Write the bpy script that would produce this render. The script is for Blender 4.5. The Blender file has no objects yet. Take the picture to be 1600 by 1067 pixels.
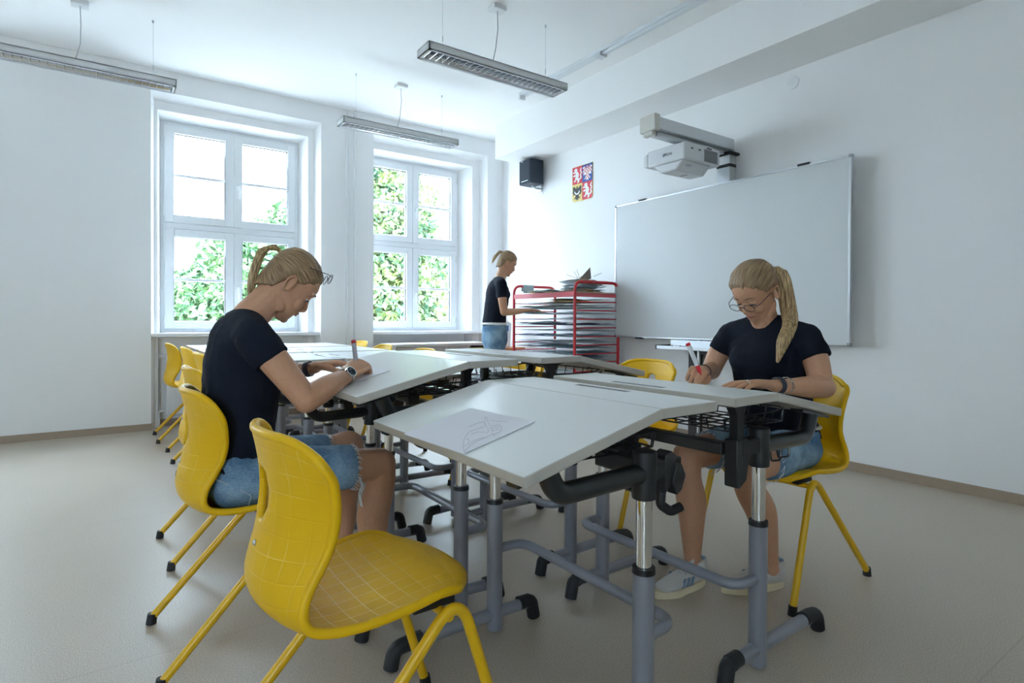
import bpy, bmesh, math, random
import numpy as np
from mathutils import Vector, Matrix

random.seed(7)
PI = math.pi
SC = bpy.context.scene
COL = SC.collection
V = Vector

# ------------------------------------------------------------------ camera
yaw, pit, rol = math.radians(55.016), math.radians(-0.535), math.radians(0.264)
R0 = V((math.sin(yaw), -math.cos(yaw), 0)); F0 = V((math.cos(yaw), math.sin(yaw), 0)); U0 = V((0, 0, 1))
F2 = F0 * math.cos(pit) + U0 * math.sin(pit); U2 = U0 * math.cos(pit) - F0 * math.sin(pit)
R3 = R0 * math.cos(rol) + U2 * math.sin(rol); U3 = U2 * math.cos(rol) - R0 * math.sin(rol)
cd = bpy.data.cameras.new('camera'); cam = bpy.data.objects.new('camera', cd); COL.objects.link(cam)
M = Matrix.Identity(4)
for i in range(3):
    M[i][0] = R3[i]; M[i][1] = U3[i]; M[i][2] = -F2[i]
M[2][3] = 1.04
cam.matrix_world = M
cd.sensor_width = 36; cd.lens = 899.94 / 1600 * 36; cd.shift_y = -25.44 / 1600; cd.clip_start = .05; cd.clip_end = 300
SC.camera = cam

# ------------------------------------------------------------------ world, sun, exposure
w = bpy.data.worlds.new('sky'); SC.world = w; w.use_nodes = True
nt = w.node_tree; nt.nodes.clear()
bg = nt.nodes.new('ShaderNodeBackground'); wo = nt.nodes.new('ShaderNodeOutputWorld')
bg.inputs[0].default_value = (.63, .79, 1.0, 1); bg.inputs[1].default_value = 12.5
nt.links.new(bg.outputs[0], wo.inputs[0])
sd = bpy.data.lights.new('sun', 'SUN'); sd.energy = 5.0; sd.angle = math.radians(1.5); sd.color = (1, .95, .86)
so = bpy.data.objects.new('sun', sd); COL.objects.link(so)
so.rotation_euler = V((.10, .38, -.93)).to_track_quat('-Z', 'Y').to_euler()
SC.view_settings.view_transform = 'Standard'
try: SC.view_settings.look = 'None'
except Exception: pass
SC.view_settings.gamma = 1.0
SC.view_settings.exposure = 1.57
SC.view_settings.use_curve_mapping = False
cy = SC.cycles
cy.max_bounces = 14; cy.diffuse_bounces = 9; cy.glossy_bounces = 4; cy.transparent_max_bounces = 12
cy.transmission_bounces = 4
cy.caustics_reflective = False; cy.caustics_refractive = False
cy.use_denoising = True
cy.sample_clamp_indirect = 10.0
def portal(x, y, z, sx, sz, rot):
    pd = bpy.data.lights.new('portal', 'AREA'); pd.shape = 'RECTANGLE'; pd.size = sx; pd.size_y = sz; pd.cycles.is_portal = True
    po = bpy.data.objects.new('portal', pd); COL.objects.link(po); po.location = (x, y, z); po.rotation_euler = rot
for px in (-1.71, 1.065, 3.09): portal(px, 6.70, 1.94, 1.3, 2.1, (-math.pi / 2, 0, 0))
for px in (-3.05,): portal(px, -2.7, 1.95, 1.1, 2.1, (math.pi / 2, 0, 0))

# ------------------------------------------------------------------ materials
MT = {}
def mat(name, col, rough=.5, metal=0.0, spec=.5, noise=0.0, nscale=20.0, bump=0.0, bscale=200.0, coat=0.0):
    if name in MT: return MT[name]
    m = bpy.data.materials.new(name); m.use_nodes = True; MT[name] = m
    n = m.node_tree.nodes; l = m.node_tree.links; b = n['Principled BSDF']
    b.inputs['Base Color'].default_value = (*col, 1); b.inputs['Roughness'].default_value = rough
    b.inputs['Metallic'].default_value = metal; b.inputs['Specular IOR Level'].default_value = spec
    b.inputs['Coat Weight'].default_value = coat
    tc = n.new('ShaderNodeTexCoord')
    if noise > 0:
        nz = n.new('ShaderNodeTexNoise'); nz.inputs['Scale'].default_value = nscale; nz.inputs['Detail'].default_value = 4
        mx = n.new('ShaderNodeMix'); mx.data_type = 'RGBA'
        mx.inputs[6].default_value = (*[c * (1 - noise) for c in col], 1)
        mx.inputs[7].default_value = (*[min(1, c * (1 + noise)) for c in col], 1)
        l.new(tc.outputs['Object'], nz.inputs['Vector']); l.new(nz.outputs['Fac'], mx.inputs[0]); l.new(mx.outputs[2], b.inputs['Base Color'])
    if bump > 0:
        nb = n.new('ShaderNodeTexNoise'); nb.inputs['Scale'].default_value = bscale; nb.inputs['Detail'].default_value = 3
        bp = n.new('ShaderNodeBump'); bp.inputs['Strength'].default_value = bump; bp.inputs['Distance'].default_value = .002
        l.new(tc.outputs['Object'], nb.inputs['Vector']); l.new(nb.outputs['Fac'], bp.inputs['Height']); l.new(bp.outputs[0], b.inputs['Normal'])
    return m

wallm = mat('wall_paint', (.84, .84, .84), .85, noise=.015, nscale=3, bump=.25, bscale=25)
ceilm = mat('ceiling_paint', (.89, .89, .89), .9, noise=.01, nscale=2)
trimw = mat('window_white', (.78, .80, .82), .35, noise=.01)
basem = mat('baseboard_brown', (.36, .28, .21), .5, noise=.05)
whitep = mat('white_lacquer', (.76, .77, .78), .35, noise=.01)
alum = mat('aluminium', (.62, .64, .66), .32, metal=.85, noise=.03)
greym = mat('silver_grey_paint', (.27, .28, .32), .38, metal=.25, noise=.08, nscale=400, coat=.2)
chrome = mat('chrome', (.80, .79, .76), .08, metal=1.0, noise=.02)
blackp = mat('black_plastic', (.012, .012, .014), .42, noise=.1, bump=.2, bscale=400)
blackm = mat('black_metal', (.010, .011, .013), .28, noise=.1, coat=.3)
yellowm = mat('yellow_steel', (.76, .44, .004), .38, noise=.05, coat=.1)
redm = mat('red_steel', (.55, .02, .03), .35, noise=.05)
skinm = mat('skin', (.57, .30, .175), .5, noise=.10, nscale=90, bump=.15, bscale=300)
skind = mat('skin_face', (.52, .28, .19), .5)
lipm = mat('lips', (.42, .13, .11), .4, noise=.05)
shirtm = mat('navy_jersey', (.007, .010, .020), .92, spec=.25, noise=.2, nscale=40, bump=.5, bscale=150)
paperm = mat('paper', (.80, .80, .86), .75, noise=.01)
pencil = mat('pencil_line', (.52, .52, .60), .8, noise=.05)
rubber = mat('rubber', (.02, .02, .022), .6, noise=.1)
shoew = mat('shoe_leather', (.55, .53, .50), .55, noise=.06, bump=.3)
solem = mat('shoe_sole', (.72, .62, .42), .6, noise=.04)
shoeb = mat('shoe_stripe', (.20, .28, .38), .6, noise=.04)
woodm = mat('pale_wood', (.60, .48, .33), .5, noise=.08, nscale=6)
navym = mat('dark_blue', (.02, .04, .10), .5, noise=.05)

def glass_mat():
    m = bpy.data.materials.new('window_glass'); m.use_nodes = True
    n = m.node_tree.nodes; l = m.node_tree.links; n.clear()
    o = n.new('ShaderNodeOutputMaterial'); mx = n.new('ShaderNodeMixShader'); t = n.new('ShaderNodeBsdfTransparent'); g = n.new('ShaderNodeBsdfGlossy')
    lw = n.new('ShaderNodeLayerWeight'); pw = n.new('ShaderNodeMath'); pw.operation = 'POWER'; pw.inputs[1].default_value = 5
    f = n.new('ShaderNodeMath'); f.operation = 'MULTIPLY_ADD'; f.inputs[1].default_value = .5; f.inputs[2].default_value = .03; l.new(lw.outputs['Facing'], pw.inputs[0]); l.new(pw.outputs[0], f.inputs[0]); g.inputs['Roughness'].default_value = .02
    t.inputs[0].default_value = (.97, .99, .98, 1)
    l.new(f.outputs[0], mx.inputs[0]); l.new(t.outputs[0], mx.inputs[1]); l.new(g.outputs[0], mx.inputs[2]); l.new(mx.outputs[0], o.inputs[0])
    return m
glassm = glass_mat()

def floor_mat():
    m = mat('vinyl_floor', (.42, .385, .33), .34, spec=.45)
    n = m.node_tree.nodes; l = m.node_tree.links; b = n['Principled BSDF']
    tc = n.new('ShaderNodeTexCoord')
    a = n.new('ShaderNodeTexNoise'); a.inputs['Scale'].default_value = 260; a.inputs['Detail'].default_value = 3
    r = n.new('ShaderNodeValToRGB'); r.color_ramp.elements[0].position = .36; r.color_ramp.elements[0].color = (.37, .31, .245, 1)
    r.color_ramp.elements[1].position = .60; r.color_ramp.elements[1].color = (.56, .49, .40, 1)
    l.new(tc.outputs['Object'], a.inputs['Vector']); l.new(a.outputs['Fac'], r.inputs['Fac'])
    # welded sheet seams every 1.5 m along Y
    sp = n.new('ShaderNodeSeparateXYZ'); l.new(tc.outputs['Object'], sp.inputs[0])
    md = n.new('ShaderNodeMath'); md.operation = 'PINGPONG'; md.inputs[1].default_value = .75
    ad = n.new('ShaderNodeMath'); ad.operation = 'ADD'; ad.inputs[1].default_value = 20.42
    l.new(sp.outputs[1], ad.inputs[0]); l.new(ad.outputs[0], md.inputs[0])
    lt = n.new('ShaderNodeMath'); lt.operation = 'LESS_THAN'; lt.inputs[1].default_value = .0022; l.new(md.outputs[0], lt.inputs[0])
    ml = n.new('ShaderNodeMath'); ml.operation = 'MULTIPLY'; ml.inputs[1].default_value = .35; l.new(lt.outputs[0], ml.inputs[0])
    mx = n.new('ShaderNodeMix'); mx.data_type = 'RGBA'; l.new(ml.outputs[0], mx.inputs[0]); l.new(r.outputs[0], mx.inputs[6]); mx.inputs[7].default_value = (.25, .22, .18, 1)
    l.new(mx.outputs[2], b.inputs['Base Color'])
    rn = n.new('ShaderNodeTexNoise'); rn.inputs['Scale'].default_value = 1.5; l.new(tc.outputs['Object'], rn.inputs['Vector'])
    mr = n.new('ShaderNodeMapRange'); mr.inputs[3].default_value = .30; mr.inputs[4].default_value = .46
    l.new(rn.outputs['Fac'], mr.inputs[0]); l.new(mr.outputs[0], b.inputs['Roughness'])
    return m
floorm = floor_mat()

def shell_mat():
    m = mat('yellow_shell', (.78, .45, .004), .46, spec=.3)
    n = m.node_tree.nodes; l = m.node_tree.links; b = n['Principled BSDF']
    uv = n.new('ShaderNodeUVMap'); sp = n.new('ShaderNodeSeparateXYZ'); l.new(uv.outputs[0], sp.inputs[0])
    outs = []
    for k, per in ((0, .042), (1, .042)):
        p = n.new('ShaderNodeMath'); p.operation = 'PINGPONG'; p.inputs[1].default_value = per / 2
        a = n.new('ShaderNodeMath'); a.operation = 'ADD'; a.inputs[1].default_value = 10.02; l.new(sp.outputs[k], a.inputs[0]); l.new(a.outputs[0], p.inputs[0])
        mr = n.new('ShaderNodeMapRange'); mr.inputs[1].default_value = .0007; mr.inputs[2].default_value = .0017; mr.inputs[3].default_value = 1; mr.inputs[4].default_value = 0
        l.new(p.outputs[0], mr.inputs[0]); outs.append(mr)
    mxm = n.new('ShaderNodeMath'); mxm.operation = 'MAXIMUM'; l.new(outs[0].outputs[0], mxm.inputs[0]); l.new(outs[1].outputs[0], mxm.inputs[1])
    nz = n.new('ShaderNodeTexNoise'); nz.inputs['Scale'].default_value = 7; l.new(uv.outputs[0], nz.inputs['Vector'])
    rm = n.new('ShaderNodeMapRange'); rm.inputs[1].default_value = .46; rm.inputs[2].default_value = .66; rm.inputs[4].default_value = .34; l.new(nz.outputs['Fac'], rm.inputs[0])
    # wear lies only on the front face of the seat: attribute stored as vertex colour is not needed, noise alone breaks it up
    w1 = n.new('ShaderNodeMapRange'); w1.inputs[1].default_value = .10; w1.inputs[2].default_value = .24; l.new(sp.outputs[1], w1.inputs[0])
    w2 = n.new('ShaderNodeMapRange'); w2.inputs[1].default_value = .36; w2.inputs[2].default_value = .43; w2.inputs[3].default_value = 1; w2.inputs[4].default_value = 0; l.new(sp.outputs[1], w2.inputs[0])
    ww = n.new('ShaderNodeMath'); ww.operation = 'MULTIPLY'; l.new(w1.outputs[0], ww.inputs[0]); l.new(w2.outputs[0], ww.inputs[1])
    wa_ = n.new('ShaderNodeMath'); wa_.operation = 'MULTIPLY_ADD'; wa_.inputs[1].default_value = .8; l.new(ww.outputs[0], wa_.inputs[0]); l.new(rm.outputs[0], wa_.inputs[2]); wa_.use_clamp = True
    ml = n.new('ShaderNodeMath'); ml.operation = 'MULTIPLY'; l.new(mxm.outputs[0], ml.inputs[0]); l.new(wa_.outputs[0], ml.inputs[1])
    mx = n.new('ShaderNodeMix'); mx.data_type = 'RGBA'; mx.inputs[6].default_value = (.80, .46, .003, 1); mx.inputs[7].default_value = (.98, .76, .30, 1)
    l.new(ml.outputs[0], mx.inputs[0]); l.new(mx.outputs[2], b.inputs['Base Color'])
    bp = n.new('ShaderNodeBump'); bp.inputs['Strength'].default_value = .35; bp.inputs['Distance'].default_value = .0012; bp.invert = True
    sm = n.new('ShaderNodeTexNoise'); sm.inputs['Scale'].default_value = 900; l.new(uv.outputs[0], sm.inputs['Vector'])
    ad = n.new('ShaderNodeMath'); ad.operation = 'MULTIPLY_ADD'; ad.inputs[1].default_value = .25
    l.new(sm.outputs['Fac'], ad.inputs[0]); l.new(mxm.outputs[0], ad.inputs[2]); l.new(ad.outputs[0], bp.inputs['Height']); l.new(bp.outputs[0], b.inputs['Normal'])
    return m
shellm = shell_mat()

def denim_mat():
    m = mat('denim', (.13, .24, .36), .9, spec=.15)
    n = m.node_tree.nodes; l = m.node_tree.links; b = n['Principled BSDF']; tc = n.new('ShaderNodeTexCoord')
    a = n.new('ShaderNodeTexNoise'); a.inputs['Scale'].default_value = 9; a.inputs['Detail'].default_value = 5
    f = n.new('ShaderNodeTexNoise'); f.inputs['Scale'].default_value = 330; f.inputs['Detail'].default_value = 2
    mp = n.new('ShaderNodeMapping'); mp.inputs['Scale'].default_value = (.35, 1, 1.2); l.new(tc.outputs['Object'], mp.inputs[0]); l.new(mp.outputs[0], f.inputs['Vector'])
    l.new(tc.outputs['Object'], a.inputs['Vector'])
    ad = n.new('ShaderNodeMath'); ad.operation = 'MULTIPLY_ADD'; ad.inputs[1].default_value = .45; l.new(f.outputs['Fac'], ad.inputs[0]); l.new(a.outputs['Fac'], ad.inputs[2])
    r = n.new('ShaderNodeValToRGB'); r.color_ramp.elements[0].position = .52; r.color_ramp.elements[0].color = (.07, .15, .26, 1)
    r.color_ramp.elements[1].position = .92; r.color_ramp.elements[1].color = (.30, .44, .56, 1); l.new(ad.outputs[0], r.inputs[0]); l.new(r.outputs[0], b.inputs['Base Color'])
    bp = n.new('ShaderNodeBump'); bp.inputs['Strength'].default_value = .4; bp.inputs['Distance'].default_value = .003; l.new(ad.outputs[0], bp.inputs['Height']); l.new(bp.outputs[0], b.inputs['Normal'])
    return m
denim = denim_mat()

def hair_mat():
    m = mat('blonde_hair', (.40, .27, .13), .5, spec=.5)
    n = m.node_tree.nodes; l = m.node_tree.links; b = n['Principled BSDF']; uv = n.new('ShaderNodeUVMap')
    mp = n.new('ShaderNodeMapping'); mp.inputs['Scale'].default_value = (26, 1.6, 1); l.new(uv.outputs[0], mp.inputs[0])
    a = n.new('ShaderNodeTexNoise'); a.inputs['Scale'].default_value = 1.0; a.inputs['Detail'].default_value = 5; l.new(mp.outputs[0], a.inputs['Vector'])
    r = n.new('ShaderNodeValToRGB'); r.color_ramp.elements[0].position = .33; r.color_ramp.elements[0].color = (.115, .062, .030, 1)
    r.color_ramp.elements[1].position = .72; r.color_ramp.elements[1].color = (.50, .33, .17, 1); l.new(a.outputs['Fac'], r.inputs[0]); l.new(r.outputs[0], b.inputs['Base Color'])
    bp = n.new('ShaderNodeBump'); bp.inputs['Strength'].default_value = .7; bp.inputs['Distance'].default_value = .003; l.new(a.outputs['Fac'], bp.inputs['Height']); l.new(bp.outputs[0], b.inputs['Normal'])
    return m
hairm = hair_mat()

def leaf_mat(name, c1, c2):
    m = bpy.data.materials.new(name); m.use_nodes = True; n = m.node_tree.nodes; l = m.node_tree.links; b = n['Principled BSDF']
    b.inputs['Roughness'].default_value = .5
    g = n.new('ShaderNodeTexCoord'); nz = n.new('ShaderNodeTexNoise'); nz.inputs['Scale'].default_value = 2.5; nz.inputs['Detail'].default_value = 4; l.new(g.outputs['Object'], nz.inputs['Vector'])
    r = n.new('ShaderNodeValToRGB'); r.color_ramp.elements[0].position = .35; r.color_ramp.elements[0].color = (*c1, 1); r.color_ramp.elements[1].position = .65; r.color_ramp.elements[1].color = (*c2, 1)
    l.new(nz.outputs['Fac'], r.inputs[0]); l.new(r.outputs[0], b.inputs['Base Color'])
    return m
locks = mat('blonde_locks', (.46, .30, .14), .45)
_n = locks.node_tree.nodes; _l = locks.node_tree.links; _tc = _n.new('ShaderNodeTexCoord'); _mp = _n.new('ShaderNodeMapping'); _mp.inputs['Scale'].default_value = (260, 260, 12)
_nz = _n.new('ShaderNodeTexNoise'); _nz.inputs['Scale'].default_value = 1; _r = _n.new('ShaderNodeValToRGB')
_r.color_ramp.elements[0].position = .35; _r.color_ramp.elements[0].color = (.20, .115, .045, 1); _r.color_ramp.elements[1].position = .65; _r.color_ramp.elements[1].color = (.62, .44, .22, 1)
_l.new(_tc.outputs['Object'], _mp.inputs[0]); _l.new(_mp.outputs[0], _nz.inputs['Vector']); _l.new(_nz.outputs['Fac'], _r.inputs[0]); _l.new(_r.outputs[0], _n['Principled BSDF'].inputs['Base Color'])
leaf1 = leaf_mat('leaves_green', (.04, .11, .05), (.14, .22, .08))
leaf2 = leaf_mat('leaves_yellowgreen', (.045, .12, .07), (.20, .24, .07))
facade = mat('facade_plaster', (.80, .78, .74), .9, noise=.02)
barkm = mat('bark', (.12, .09, .06), .9, noise=.3)

# ------------------------------------------------------------------ mesh helpers
def new_obj(name, me, material=None, parent=None, smooth=False, mats=None):
    o = bpy.data.objects.new(name, me); COL.objects.link(o)
    for mm in (mats or ([material] if material else [])): me.materials.append(mm)
    if parent is not None: o.parent = parent
    if smooth:
        me.polygons.foreach_set('use_smooth', [True] * len(me.polygons))
    return o

def autosmooth(o, ang=40):
    me = o.data
    me.polygons.foreach_set('use_smooth', [True] * len(me.polygons))
    try: me.set_sharp_from_angle(angle=math.radians(ang))
    except Exception: pass

class MB:
    def __init__(s): s.v = []; s.f = []; s.m = []; s.cur = 0; s.uv = {}
    def add(s, vs, fs):
        b = len(s.v); s.v += [tuple(p) for p in vs]; s.f += [[b + i for i in f] for f in fs]; s.m += [s.cur] * len(fs)
        return b
    def box(s, x0, x1, y0, y1, z0, z1, T=None):
        vs = [V((x, y, z)) for x in (x0, x1) for y in (y0, y1) for z in (z0, z1)]
        if T is not None: vs = [T @ p for p in vs]
        s.add(vs, [(0, 1, 3, 2), (4, 6, 7, 5), (0, 4, 5, 1), (2, 3, 7, 6), (0, 2, 6, 4), (1, 5, 7, 3)])
        return s
    def prism(s, pts, axis, a0, a1, T=None):
        # pts: 2D polygon; axis: 0 -> (y,z), 1 -> (x,z), 2 -> (x,y)
        def mk(p, a):
            q = (a, p[0], p[1]) if axis == 0 else ((p[0], a, p[1]) if axis == 1 else (p[0], p[1], a))
            q = V(q); return T @ q if T is not None else q
        n = len(pts); vs = [mk(p, a0) for p in pts] + [mk(p, a1) for p in pts]
        fs = [list(range(n))[::-1], list(range(n, 2 * n))] + [(i, (i + 1) % n, n + (i + 1) % n, n + i) for i in range(n)]
        s.add(vs, fs); return s
    def tube(s, pts, r, n=10, caps=True, ratio=None, side=None, uv=False):
        pts = [V(p) for p in pts]; N = len(pts)
        rs = [r] * N if not isinstance(r, (list, tuple)) else list(r)
        tg = []
        for i in range(N):
            t = (pts[min(i + 1, N - 1)] - pts[max(i - 1, 0)])
            if t.length < 1e-9: t = V((0, 0, 1))
            tg.append(t.normalized())
        ref = V(side) if side is not None else (V((0, 0, 1)) if abs(tg[0].z) < .9 else V((1, 0, 0)))
        a = (ref - tg[0] * ref.dot(tg[0])).normalized(); vs = []
        for i in range(N):
            if side is not None: a = (ref - tg[i] * ref.dot(tg[i])).normalized()
            else:
                a = a - tg[i] * a.dot(tg[i]); a = a.normalized() if a.length > 1e-6 else tg[i].orthogonal().normalized()
            b = tg[i].cross(a)
            ra, rb = rs[i] if isinstance(rs[i], (tuple, list)) else (rs[i], rs[i] * (ratio or 1))
            for k in range(n):
                th = 2 * PI * k / n
                vs.append(pts[i] + a * (ra * math.cos(th)) + b * (rb * math.sin(th)))
        fs = [(i * n + k, i * n + (k + 1) % n, (i + 1) * n + (k + 1) % n, (i + 1) * n + k) for i in range(N - 1) for k in range(n)]
        if caps: fs += [list(range(n))[::-1], list(range((N - 1) * n, N * n))]
        b0 = s.add(vs, fs)
        return s
    def cyl(s, p0, p1, r, n=14): return s.tube([p0, p1], r, n)
    def loft(s, pts, rs, n=18, side=None, round_ends=(True, True)):
        """tapering limb with rounded ends; rs items r or (r_side, r_other)"""
        pts = [V(p) for p in pts]; rs = [(q, q) if not isinstance(q, (tuple, list)) else q for q in rs]
        P, Q = list(pts), list(rs)
        # densify with Catmull-Rom
        DP, DQ = [], []
        m = len(P)
        for i in range(m - 1):
            p0, p1, p2, p3 = P[max(i - 1, 0)], P[i], P[i + 1], P[min(i + 2, m - 1)]
            q0, q1, q2, q3 = Q[max(i - 1, 0)], Q[i], Q[i + 1], Q[min(i + 2, m - 1)]
            K = 4
            for k in range(K):
                t = k / K
                def cr(a, b, c, d): return .5 * ((2 * b) + (c - a) * t + (2 * a - 5 * b + 4 * c - d) * t * t + (3 * b - a - 3 * c + d) * t ** 3)
                DP.append(cr(p0, p1, p2, p3)); DQ.append((cr(q0[0], q1[0], q2[0], q3[0]), cr(q0[1], q1[1], q2[1], q3[1])))
        DP.append(P[-1]); DQ.append(Q[-1])
        t0 = (DP[0] - DP[1]).normalized(); t1 = (DP[-1] - DP[-2]).normalized()
        a0, a1 = DQ[0], DQ[-1]
        if round_ends[0]:
            rr = min(a0); ext = [(DP[0] + t0 * rr * math.sin(x), tuple(c * max(.05, math.cos(x)) for c in a0)) for x in (1.45, 1.1, .7, .35)]
            DP = [e[0] for e in ext] + DP; DQ = [e[1] for e in ext] + DQ
        if round_ends[1]:
            rr = min(a1); ext = [(DP[-1] + t1 * rr * math.sin(x), tuple(c * max(.05, math.cos(x)) for c in a1)) for x in (.35, .7, 1.1, 1.45)]
            DP += [e[0] for e in ext]; DQ += [e[1] for e in ext]
        return s.tube(DP, DQ, n, True, side=side)
    def ell(s, c, r, T=None, nu=20, nv=12):
        vs = []; c = V(c)
        for j in range(nv + 1):
            ph = -PI / 2 + PI * j / nv
            for i in range(nu):
                th = 2 * PI * i / nu
                p = V((r[0] * math.cos(ph) * math.cos(th), r[1] * math.cos(ph) * math.sin(th), r[2] * math.sin(ph)))
                if T is not None: p = T @ p
                vs.append(c + p)
        fs = [(j * nu + i, j * nu + (i + 1) % nu, (j + 1) * nu + (i + 1) % nu, (j + 1) * nu + i) for j in range(nv) for i in range(nu)]
        s.add(vs, fs); return s
    def mesh(s, name='m'):
        me = bpy.data.meshes.new(name); me.from_pydata(s.v, [], s.f); me.update()
        return me
    def build(s, name, material, parent=None, smooth=True, ang=40, bevel=0, seg=2, mats=None):
        me = s.mesh(name)
        bm = bmesh.new(); bm.from_mesh(me); bmesh.ops.remove_doubles(bm, verts=bm.verts, dist=1e-6); bmesh.ops.recalc_face_normals(bm, faces=bm.faces)
        bm.to_mesh(me); bm.free()
        o = new_obj(name, me, material, parent, mats=mats)
        if smooth: autosmooth(o, ang)
        if bevel > 0:
            b = o.modifiers.new('bevel', 'BEVEL'); b.width = bevel; b.segments = seg; b.limit_method = 'ANGLE'; b.angle_limit = math.radians(35)
        return o

def fillet(pts, r, n=6):
    pts = [V(p) for p in pts]; out = [pts[0]]
    for i in range(1, len(pts) - 1):
        a, b, c = pts[i - 1], pts[i], pts[i + 1]
        u = (a - b); w_ = (c - b); lu, lw = u.length, w_.length; u.normalize(); w_.normalize()
        ang = u.angle(w_)
        d = min(r / max(math.tan(ang / 2), 1e-3), lu * .49, lw * .49)
        p0, p1 = b + u * d, b + w_ * d
        for k in range(n + 1):
            t = k / n
            out.append(p0.lerp(b, t).lerp(b.lerp(p1, t), t))
    out.append(pts[-1]); return out

def tag(o, label=None, cat=None, group=None, kind=None):
    if label: o['label'] = label
    if cat: o['category'] = cat
    if group: o['group'] = group
    if kind: o['kind'] = kind
    return o
def thing(name, label, cat, loc=(0, 0, 0), rz=0, group=None):
    o = bpy.data.objects.new(name, None); COL.objects.link(o); o.location = loc; o.rotation_euler = (0, 0, rz); o.empty_display_size = .1
    return tag(o, label, cat, group)
def dup(root, loc=None, rz=None, label=None):
    r = root.copy(); COL.objects.link(r)
    if loc is not None: r.location = loc
    if rz is not None: r.rotation_euler = (0, 0, rz)
    if label: r['label'] = label
    for ch in list(root.children):
        c = ch.copy(); COL.objects.link(c); c.parent = r
        for g in list(ch.children):
            d = g.copy(); COL.objects.link(d); d.parent = c
    return r
def struct(name, mb, material, parent=None, **k):
    o = mb.build(name, material, parent, **k); o['kind'] = 'structure'; return o

# ------------------------------------------------------------------ room shell
RX, WY, ZC, LX, BY = 4.247, 6.295, 3.356, -5.4, -2.6
struct('floor', MB().box(LX - .3, RX + .3, BY - .3, WY + .42, -.12, 0), floorm, smooth=False)
struct('ceiling', MB().box(LX - .3, RX + .3, BY - .3, WY + .6, ZC, ZC + .35), ceilm, smooth=False)
struct('wall_right', MB().box(RX, RX + .35, BY - .3, WY + .6, -.1, ZC), wallm, smooth=False)
struct('wall_left', MB().box(LX - .35, LX, BY - .3, WY + .6, -.1, ZC), wallm, smooth=False)
wv = MB(); xs = LX
ADDED_BWIN = [(-3.6, -2.5)]  # window behind the camera, added to light chair backs and desk edges
for (a, b_) in ADDED_BWIN:
    wv.box(xs, a, BY - .35, BY, -.1, ZC); wv.box(a, b_, BY - .35, BY, -.1, .90); wv.box(a, b_, BY - .35, BY, 3.0, ZC); xs = b_
wv.box(xs, RX, BY - .35, BY, -.1, ZC)
struct('wall_back', wv, wallm, smooth=False)
NICHES = [(-2.46, -.90), (.32, 1.88), (2.473, 4.01)]  # first opening is out of view left of frame, added for more light
FRAMES = [(-2.37, -1.06), (.41, 1.72), (2.435, 3.745)]
wl = MB(); xs = LX
for (a, b_) in NICHES:
    wl.box(xs, a, WY, WY + .42, -.1, ZC); xs = b_
wl.box(xs, RX, WY, WY + .42, -.1, ZC)
for (a, b_), (f0, f1) in zip(NICHES, FRAMES):
    wl.box(a, b_, WY, WY + .42, 3.155, ZC)              # lintel over the niche
    wl.box(a, b_, WY + .22, WY + .42, -.1, .86)          # breast wall under the sill
    # stepped and splayed reveal
    r0 = (a, b_, 3.155, WY); r1 = (a + .03 if f0 > a else a + .005, b_ - .045, 3.10, WY + .125)
    r2 = (max(f0 - .03, a + .02), f1 + (.055 if b_ - f1 < .2 else .11), 3.02, WY + .125); r3 = (max(f0, a + .02), f1, 2.98, WY + .305)
    r4 = (max(f0, a + .02), f1, 2.98, WY + .42)
    rings = [r0, r1, r2, r3, r4]; vs = []
    for (x0, x1, zt, yy) in rings: vs += [(x0, yy, .0), (x0, yy, zt), (x1, yy, zt), (x1, yy, .0)]
    fs = []
    for i in range(4):
        for k in range(3): fs.append((i * 4 + k, i * 4 + k + 1, i * 4 + 5 + k, i * 4 + 4 + k))
    # solid fill behind so no light leaks
    wl.add(vs, fs)
    wl.box(a - .01, max(f0, a + .02) - .0, WY + .31, WY + .42, .0, 3.155); wl.box(f1, b_ + .01, WY + .31, WY + .42, .0, 3.155); wl.box(a, b_, WY + .31, WY + .42, 2.98, 3.16)
o = wl.build('wall_window', wallm, smooth=False); o['kind'] = 'structure'

# ceiling beam along the right wall
struct('trim_1', MB().box(3.756, RX, BY, 5.73, 2.946, ZC), ceilm, smooth=False)
# baseboards
struct('baseboard_right', MB().box(RX - .012, RX, BY, WY, 0, .062), basem, smooth=False)
bb = MB(); xs = LX
for (a, b_) in NICHES:
    bb.box(xs, a, WY - .012, WY, 0, .062); bb.box(a, b_, WY + .208, WY + .22, 0, .062)
    bb.box(b_ - .012, b_, WY, WY + .208, 0, .062); bb.box(a, a + .012, WY, WY + .208, 0, .062); xs = b_
bb.box(xs, RX - .012, WY - .012, WY, 0, .062)
struct('baseboard_window', bb, basem, smooth=False)

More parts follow.
